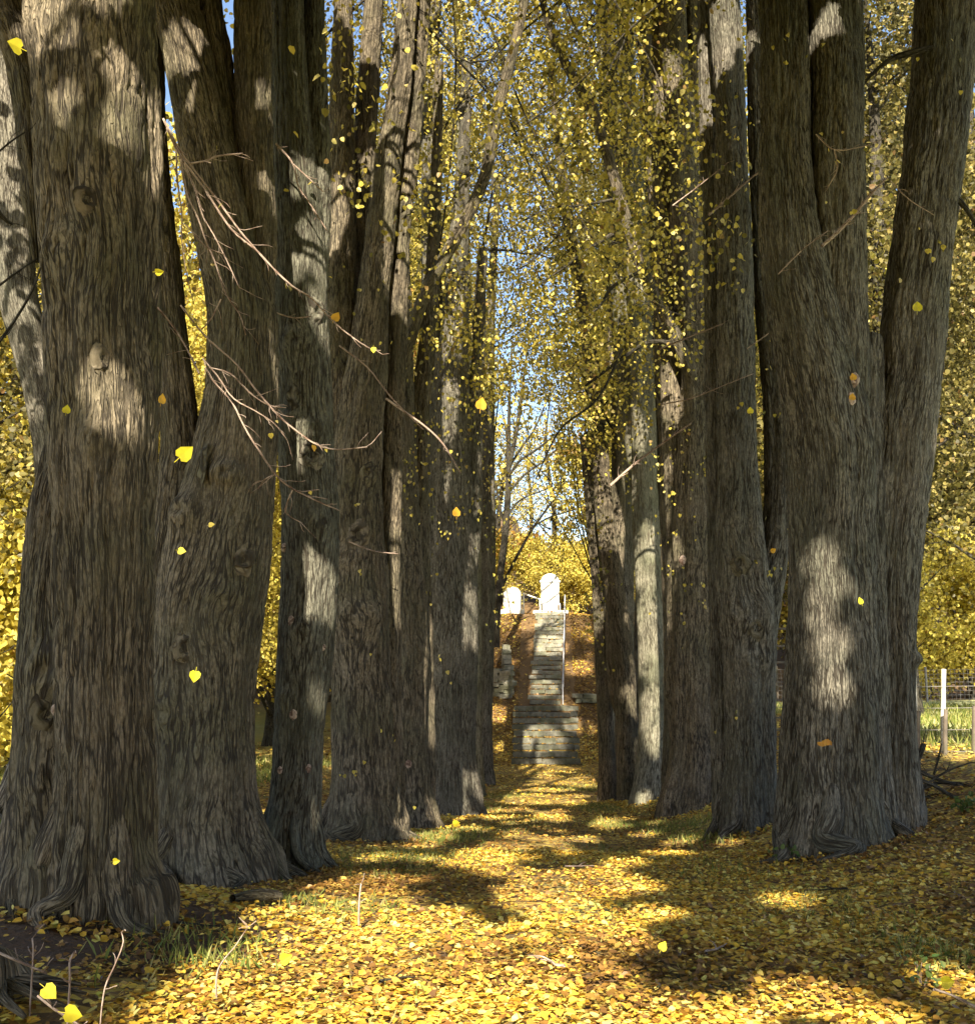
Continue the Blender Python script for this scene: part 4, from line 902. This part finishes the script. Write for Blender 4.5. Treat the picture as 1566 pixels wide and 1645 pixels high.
for a in ((298, 727, 4.5, 34, 50, LF_YELLOW, "big bright yellow leaf in the air above the knot of the second left trunk", .3),
          (24, 72, 3.5, 36, -60, LF_YELLOW, "large dull yellow leaf in the air at the top left corner", .4),
          (107, 657, 5.0, 17, 10, LF_YELLOW, "round yellow leaf against the middle of the massive left trunk", .3),
          (256, 436, 5.0, 17, 90, LF_YELLOW, "small flat yellow leaf at the right edge of the massive left trunk", .8),
          (313, 1087, 5.0, 22, 190, LF_YELLOW, "pointed yellow leaf falling low in front of the second left trunk", .4),
          (292, 885, 5.5, 16, 100, LF_YELLOW, "curled pale yellow leaf in the air at the middle of the second left trunk", .8),
          (340, 843, 6.0, 12, 80, LF_AVE, "tiny greenish leaf in the air just below the knot of the second trunk", .7),
          (187, 1384, 5.5, 13, 85, LF_YELLOW, "small pale leaf low against the foot of the massive left trunk", .5),
          (773, 648, 6.0, 24, 10, LF_ORANGE, "orange leaf in the air left of the bright opening over the path", .5),
          (733, 822, 6.5, 18, 0, LF_ORANGE, "small orange leaf floating in front of the broad grey-brown left trunk", .4),
          (540, 508, 5.5, 19, 30, LF_ORANGE, "orange-yellow leaf caught at the end of the red twig", .4),
          (600, 562, 6.0, 12, 180, LF_YELLOW, "pale leaf hanging at the tip of the long red twig", .4),
          (504, 720, 6.0, 13, 170, LF_ORANGE, "narrow pale leaf under the lower red twig", .9),
          (260, 640, 6.0, 20, 10, LF_ORANGE, "slim orange leaf edge-on beside the massive left trunk", 1.2),
          (1205, 659, 5.5, 13, 0, LF_YELLOW, "small round yellow leaf in front of the tall grey pillar stem", .4),
          (1473, 492, 5.5, 20, 5, LF_YELLOW, "oval cream leaf against the leaning right stem", .7),
          (1382, 965, 6.0, 13, -20, LF_YELLOW, "narrow pale leaf on the dark side of the huge right trunk", 1.0),
          (1242, 884, 6.0, 11, 60, LF_ORANGE, "little orange leaf left of the huge right trunk", .5),
          (1065, 1520, 4.2, 17, 30, LF_YELLOW, "pale yellow leaf hovering just over the path", .5),
          (733, 1323, 7.0, 13, 80, LF_YELLOW, "cream leaf drifting at the foot of the broad grey-brown trunk", .5),
          (1370, 605, 6.0, 14, -10, LF_ORANGE, "upper of two orange leaves on the huge right trunk", .4),
          (1369, 637, 6.0, 14, 10, LF_ORANGE, "lower of two orange leaves on the huge right trunk", .4),
          (80, 1595, 3.6, 30, 130, LF_YELLOW, "pale yellow leaf on the thin twig at the bottom left corner", .4),
          (117, 1630, 3.4, 34, 100, LF_YELLOW, "bright yellow leaf at the very bottom edge by the left corner", .4),
          (460, 1540, 4.6, 22, 60, LF_YELLOW, "greenish yellow leaf standing upright in the sunny litter patch", .5),
          (1522, 1578, 4.6, 24, 90, LF_YELLOW, "bright yellow leaf catching sun at the bottom right", .4)):
    falling(*a)

# marks and scars that sit on the trunks' real surface
bpy.context.view_layer.update()
def surf(root, px, py):
    for c in root.children:
        if c.name.startswith("trunk"):
            v = ray(px, py); v = v/np.linalg.norm(v); o = Vector((0, 0, EYE)) - root.location
            ok, loc, nor, _ = c.ray_cast(o, Vector(v))
            if ok: return np.array(loc + root.location), np.array(nor)
    return None, None
def knot(root, px, py, rpx, ring=.35, hollow=True, pale=False):
    p, n = surf(root, px, py)
    if p is None: return
    R = rpx/F*p[1]; n = n*np.array([1, 1, .4]); n /= np.linalg.norm(n)
    u = np.cross(n, [0, 0, 1]); u /= np.linalg.norm(u); w = np.cross(u, n)
    prof = [(1.9, -.02), (1.5, .06), (1.15, ring), (.85, ring*1.05), (.62, ring*.5 if hollow else ring*.9), (.3, -.1 if hollow else ring*.8), (.02, -.2 if hollow else ring*.8)]
    m_ = 22; V = []; A = []
    for k, (q, h) in enumerate(prof):
        for a in range(m_):
            t = 2*math.pi*a/m_; e = 1 + .22*(vnoise(math.cos(t)*2+px, math.sin(t)*2, k*.4, 5)-.5)*2
            c = p + (u*math.cos(t)*.85 + w*math.sin(t)*1.15)*R*q*e + n*(R*h - .004*(k == 0)); V.append(c); A.append((math.cos(t)*q*R*.12+px, math.sin(t)*q*R*.12, q*R*1.2))
    Fq = [(k*m_+a, k*m_+(a+1) % m_, (k+1)*m_+(a+1) % m_, (k+1)*m_+a) for k in range(len(prof)-1) for a in range(m_)]
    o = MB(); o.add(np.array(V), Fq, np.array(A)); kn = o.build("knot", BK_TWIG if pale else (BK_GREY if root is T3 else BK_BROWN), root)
for a in ((T2, 325, 745, 17), (T2, 297, 1040, 14), (T1, 72, 1148, 15), (T1, 140, 320, 15), (T1, 165, 575, 14), (T3, 478, 640, 12), (T3, 500, 730, 13), (T4, 575, 860, 13), (T4, 590, 760, 10), (T2, 390, 900, 12), (T3, 510, 500, 11), (R3, 1190, 905, 10), (R3, 1215, 1010, 10)):
    knot(*a)
for a in ((T3, 470, 1148, 4.5), (T3, 496, 1234, 3.5), (T3, 450, 1238, 3), (T3, 467, 997, 4), (T3, 520, 1040, 3), (T3, 455, 880, 4), (T1, 85, 1140, 4), (R1, 1372, 610, 6), (R1, 1369, 640, 5), (T5, 655, 1228, 3.5), (R4, 1098, 900, 4)):
    knot(*a, .5, False, True)
def blaze():
    n = 16; V = []; bk = []
    for i in range(n+1):
        t = i/n; px = 1313+24*t; hh = 5.2*(math.sin(math.pi*min(1, max(0, t*.94+.03)))**.45)*(.75+.5*random.random())
        for sg in (-1, 1):
            p, nn = surf(R1, px, 1194+1.5*math.sin(t*7)+sg*hh)
            if p is None: return
            V.append(p+nn*.004); bk.append(p-nn*.01)
    k = len(V)
    Fq = [(2*i, 2*i+2, 2*i+3, 2*i+1) for i in range(n)]; Fb = [(a+k, d_+k, c_+k, b+k) for a, b, c_, d_ in Fq]
    rim = [(2*i, 2*i+k, 2*i+2+k, 2*i+2) for i in range(n)] + [(2*i+1, 2*i+3, 2*i+3+k, 2*i+1+k) for i in range(n)]
    o = MB(); o.add(np.array(V+bk), Fq+Fb+rim); o.build("paint_mark", SIGNAL, R1, False)
blaze()

# ------------------------------------------------------------------ floor: litter, grass, plants, dead wood
def stair_z(x, y):
    z = G(x, y)
    lo = (y > 46.9) & (y < 51.0) & (abs(x-.13) < 1.4); z = np.where(lo, -1.42 + (np.floor((y-46.9)/.4556)+1)*.2633+.02, z)
    up = (y >= 51.1) & (y < 61.1) & (abs(x-.12-.032*(y-51)) < .78); z = np.where(up, .95 + (np.floor((y-51.1)/.4762)+1)*.231+.02, z)
    return z
def litter():
    gs = []
    for (y0, y1, x0f, n, size, kind, mat) in ((4.3, 8.5, .52, 50000, .036, 'heart', 0), (8.5, 14, .50, 58000, .041, 'mid', 0), (14, 27, .42, 60000, .050, 'mid', 0), (27, 47, .22, 16000, .095, 'quad', 0), (47, 64, .085, 42000, .115, 'quad', 0)):
        y = y0 + (y1-y0)*rng.random(n); x = (rng.random(n)*2-1)*x0f*y1
        z = stair_z(x, y); onst = (y > 47) & (abs(x-.2) < 1.3)
        k = ~onst | (rng.random(n) < .16); 
        # thinner where grass shows
        gn = vnoise(x*.9, y*.9, 0, 21); k &= (gn < .62) | (rng.random(n) < .55)
        k &= ~((x > 6.8) & (rng.random(n) < .92))
        x, y, z = x[k], y[k], z[k]; m = len(x)
        C = np.stack([x, y, z + .012 + .035*rng.random(m)**2], 1)
        Nn = np.array([0, 0, 1.0]) + rng.normal(size=(m, 3))*.33 + np.outer((y > 47)*1., [0, -.45, 0]); U = rng.normal(size=(m, 3))*np.array([1, 1, .15])
        bare = (x < -2.0) & (y < 8.6) & (vnoise(x*3, y*3, 0, 66) < .62)
        k = ~bare | (rng.random(m) < .25); C, U, Nn, m = C[k], U[k], Nn[k], int(k.sum())
        gs.append((C, U, Nn, size*(.5+.9*rng.random(m)**1.5), kind))
    for rt, rad in BASES:      # drifts against the feet of the trunks
        m = 420; a = rng.random(m)*6.283; q = rad*(1.0+.5*rng.random(m)); X = rt[0]+q*np.cos(a); Y = rt[1]+q*np.sin(a)
        C = np.stack([X, Y, stair_z(X, Y) + .01 + .10*rng.random(m)*np.clip(1.5-q/rad, 0, 1)], 1)
        gs.append((C, rng.normal(size=(m, 3))*np.array([1, 1, .3]), np.array([0, 0, 1.0])+rng.normal(size=(m, 3))*.6, .05*(.6+.7*rng.random(m)), 'mid'))
    brown, yel = [], []
    for g in gs:
        X, Y = g[0][:, 0], g[0][:, 1]
        v = vnoise(X*.6+4, Y*.6, 0, 33) + .35*(rng.random(len(X))-.5) + .30*sm(2.0, 3.4, -X)*(Y < 47) + .26*(Y > 47) + .12*(np.abs(X-.15) < .8)*(Y > 7) - .25*((X < .2) & (X > -2.1) & (Y < 9))  # browns thinned in the sunny patch, so leaf colour adds to its brightness
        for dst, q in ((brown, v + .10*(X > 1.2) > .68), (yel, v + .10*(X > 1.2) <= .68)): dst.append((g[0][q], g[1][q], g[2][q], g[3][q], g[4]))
    o = leaf_obj("leaf_litter", yel, LF_LITTER); tag(o, "yellow fallen lime leaves carpeting the path and verges", "leaves", None, "stuff")
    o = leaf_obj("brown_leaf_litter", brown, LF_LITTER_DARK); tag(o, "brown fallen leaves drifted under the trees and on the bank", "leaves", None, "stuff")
litter()
def grass():
    gs = []
    def patch(x, y, n, rx, ry, h):
        X = x+rng.normal(size=n)*rx; Y = y+rng.normal(size=n)*ry; C = np.stack([X, Y, stair_z(X, Y)+h*.4], 1)
        gs.append((C, np.array([0, 0, 1.0])+rng.normal(size=(n, 3))*.38, randdir(n)*np.array([1, 1, .1]), h*(.5+.9*rng.random(n)), 'blade'))
    for px, py, n, r, h in ((1100, 1330, 700, .5, .10), (1010, 1330, 900, .6, .10), (640, 1385, 900, .55, .09), (720, 1350, 900, .5, .10), (1150, 1400, 500, .5, .08), (960, 1300, 600, .5, .10), (940, 1270, 500, .6, .12),
                            (330, 1545, 240, .3, .12), (570, 1470, 110, .25, .10), (470, 1450, 90, .2, .10), (1420, 1500, 260, .4, .08), (1300, 1450, 260, .4, .08), (990, 1480, 200, .5, .06), (820, 1330, 500, .7, .08),
                            (1500, 1540, 200, .2, .09), (760, 1300, 600, .6, .1), (810, 1280, 500, .8, .1), (430, 1395, 300, .3, .14), (1150, 1345, 500, .4, .12), (980, 1370, 300, .5, .07), (600, 1640, 60, .5, .09)):
        d = hit(px, py); p = P(px, py, d); patch(p[0], d, n, r*.7, r*1.2, h)
    n = 16000; Y = 12+26*rng.random(n)**1.2; X = 6.2+12*rng.random(n); C = np.stack([X, Y, G(X, Y)+.08], 1)
    gs.append((C, np.array([0, 0, 1.0])+rng.normal(size=(n, 3))*.4, randdir(n)*np.array([1, 1, .1]), .14+.22*rng.random(n), 'blade'))
    n = 9000; Y = 12+20*rng.random(n); X = -5.2-7*rng.random(n); C = np.stack([X, Y, G(X, Y)+.08], 1)
    gs.append((C, np.array([0, 0, 1.0])+rng.normal(size=(n, 3))*.4, randdir(n)*np.array([1, 1, .1]), .14+.18*rng.random(n), 'blade'))
    o = leaf_obj("grass", gs, LF_GRASS); tag(o, "short yellow-green grass in the verges and the pasture", "grass", None, "stuff")
grass()
def deadwood():
    d = hit(1500, 1285)
    r = empty("brushwood_pile", (P(1520, 1285, d)[0], d, float(G(P(1520, 1285, d)[0], d))), "heap of dark broken branches on the ground right of the huge right front trunk", "branches")
    for a in ([(1462, 1240, 4), (1475, 1218, 4.5), (1484, 1195, 4)], [(1470, 1236, 3), (1500, 1250, 3), (1540, 1262, 2.5), (1580, 1268, 2)], [(1470, 1250, 3), (1500, 1262, 3), (1530, 1280, 3), (1580, 1300, 2.5)],
              [(1478, 1270, 2.5), (1510, 1258, 2.5), (1575, 1262, 2)], [(1470, 1285, 3), (1520, 1278, 3), (1580, 1272, 3)], [(1500, 1245, 2), (1508, 1215, 1.6), (1512, 1195, 1)], [(1490, 1300, 2.5), (1530, 1285, 2.5), (1590, 1290, 2)], [(1480, 1265, 2), (1520, 1240, 1.6), (1560, 1225, 1)]):
        m = MB(); dd = d + (rng.random()-.5)*.5; pts = [[*P(x, y, dd), w/F*dd] for x, y, w in a]; tube(m, pts, res=.01, vres=.08, minseg=6)
        for k in range(5):
            p = pts[rng.integers(len(pts))]; v = randdir(1)[0]; v[2] = abs(v[2])*.4; tube(m, branch_pts(p[:3], v, .25+.3*rng.random(), .006, .25, 0, 4), res=.01, vres=.1, minseg=4)
        m.build("branch", BK_DARK, r)
    # fallen log left
    d = hit(410, 1462); a = P(372, 1480, d-.05); b = P(448, 1452, d+.45)
    for p in (a, b): p[2] = float(G(p[0], p[1]))+.055
    r = empty("fallen_log", a, "short fallen brown log in the litter at the foot of the second left trunk", "log")
    m = MB(); tube(m, [[*a, .03], [*(a*.5+b*.5+np.array([0, 0, .02])), .05], [*b, .045]], res=.012, rough=.008, seed=5, minseg=10); m.build("log", BK_BROWN, r)
    # rooty stump at the corner
    d = hit(10, 1600); p = P(0, 1600, d)
    r = empty("root_stump", (p[0], d, float(G(p[0], d))), "dark decaying root stump at the bottom left corner", "stump")
    m = MB(); g = float(G(p[0], d)); tube(m, [[p[0]-.1, d, g-.3, .17], [p[0]-.1, d, g+.03, .15], [p[0]-.12, d+.02, g+.14, .11], [p[0]-.14, d+.03, g+.19, .05]], res=.012, rough=.03, lobes=.3, flare=.5, seed=9, z0=g, minseg=12)
    for k in range(6):
        a = -1.6+k*.55; tube(m, [[p[0], d, g+.06, .03], [p[0]+.2*math.cos(a), d+.2*math.sin(a), g+.03, .022], [p[0]+.36*math.cos(a+.2), d+.36*math.sin(a+.2), g-.02, .01]], res=.01, rough=.006, seed=k, minseg=8)
    m.build("stump", BK_BROWN, r)
deadwood()
def saplings():
    data = [("tall bare sapling shoot with pale bark in the leaves near the left corner", [(160, 1660, 1.4), (168, 1590, 1.4), (185, 1550, 1.3), (198, 1515, 1.2), (195, 1498, 1)], 4.6),
            ("short bare shoot with a bud between the corner stump and the tall shoot", [(112, 1580, 1.8), (112, 1545, 1.6), (121, 1528, 1.6)], 4.8),
            ("tiny bare shoot nearest the corner stump", [(53, 1538, 1.6), (52, 1508, 1.4)], 4.9),
            ("thin straw-coloured stem leaning right below the second left trunk", [(350, 1560, 1.6), (378, 1520, .9), (398, 1490, .7)], 5.6),
            ("dry pale stalk standing in the sunny litter patch", [(577, 1450, 1.6), (580, 1420, 1.2)], 8.0),
            ("thin arching bramble stem lying across the litter under the massive trunk", [(60, 1600, 2), (85, 1620, 2), (130, 1650, 2.4)], 3.9),
            ("pale twig lying over the corner stump", [(-10, 1528, 2.4), (30, 1545, 2), (70, 1562, 1.6)], 4.6),
            ("forked dark twig sticking out at the bottom right corner", [(1500, 1590, 2), (1530, 1600, 2), (1580, 1625, 2.4)], 4.8)]
    for lab, pts, d in data:
        p0 = P(pts[0][0], pts[0][1], d); g = float(G(p0[0], d)); r = empty("sapling_shoot", (p0[0], d, g), lab, "twig")
        m = MB(); q = [[*P(x, y, d+.02*i), w/F*d] for i, (x, y, w) in enumerate(pts)]
        if q[0][2] > g and pts[0][1] > pts[-1][1]: q = [[q[0][0], q[0][1], g-.02, q[0][3]]] + q
        tube(m, q, res=.004, vres=.02, minseg=6)
        for k in range(4):
            a = q[rng.integers(1, len(q))]; v = randdir(1)[0]; v[2] = abs(v[2]); tube(m, branch_pts(a[:3], v, .03+.05*rng.random(), .0015, .2, 0, 3), res=.004, vres=.02, minseg=4)
        m.build("stem", BK_TWIG, r)
    # fern-like seedling by the right front trunk and a green weed at the right edge
    for lab, px, py, n, s in (("small dark green fern seedling left of the foot of the huge right front trunk", 1270, 1385, 46, .05), ("low green weed at the right picture edge in front of the brushwood", 1555, 1305, 60, .06), ("little green nettle clump in the litter near the bottom right corner", 1480, 1590, 30, .035)):
        d = hit(px, py); p = P(px, py, d); r = empty("green_weed", (p[0], d, float(G(p[0], d))), lab, "plant")
        C = np.array(r.location) + rng.normal(size=(n, 3))*np.array([.08, .06, .05]) + np.array([0, 0, .1]); C[:, 2] = np.maximum(C[:, 2], r.location[2]+.02)
        leaf_obj("foliage", [(C, randdir(n), np.array([0, 0, 1.0])+randdir(n)*.5, s*(.7+.6*rng.random(n)), 'mid')], LF_GREEN, r)
        m = MB()
        for k in range(6): tube(m, branch_pts(np.array(r.location)-np.array([0, 0, .02]), randdir(1)[0]*.5+np.array([0, 0, 1]), .15, .002, .1, 0, 3), res=.005, vres=.05, minseg=4)
        m.build("stems", BK_TWIG, r)
saplings()

def sticks():
    words = [("short dark stick lying in the sunny litter near the bottom centre-left", 640, 1590, .22, .4), ("forked twig lying on the path in the foreground centre", 880, 1560, .26, 2.2),
             ("thin stick lying in the shaded litter right of the path", 1150, 1540, .3, .9), ("dark curved stick below the huge right front trunk", 1330, 1440, .35, 2.8),
             ("pale stick lying across the path beyond the sunlit patch", 930, 1400, .3, .1), ("broken twig in the bare soil right of the massive left trunk", 320, 1500, .3, .7)]
    for lab, px, py, L, a in words:
        d = hit(px, py); p = P(px, py, d); r_ = empty("fallen_twig", p, lab, "twig"); pts = []
        for k in range(6):
            t = (k/5-.5)*L; X = p[0]+t*math.cos(a)+.012*rng.normal(); Y = p[1]+t*math.sin(a)+.012*rng.normal(); pts.append([X, Y, float(G(X, Y))+.05, .009*(1-.6*k/5)])
        m = MB(); tube(m, pts, res=.004, vres=.02, rough=.001, minseg=7)
        q = pts[2]; tube(m, [[*q[:3], .005], [q[0]+.05*math.cos(a+.6), q[1]+.05*math.sin(a+.6), q[2]+.02, .004], [q[0]+.13*math.cos(a+.8), q[1]+.13*math.sin(a+.8), q[2]+.025, .002]], res=.003, vres=.02, minseg=6)
        m.build("stem", BK_DARK if 'dark' in lab or 'broken' in lab else BK_TWIG, r_)
sticks()
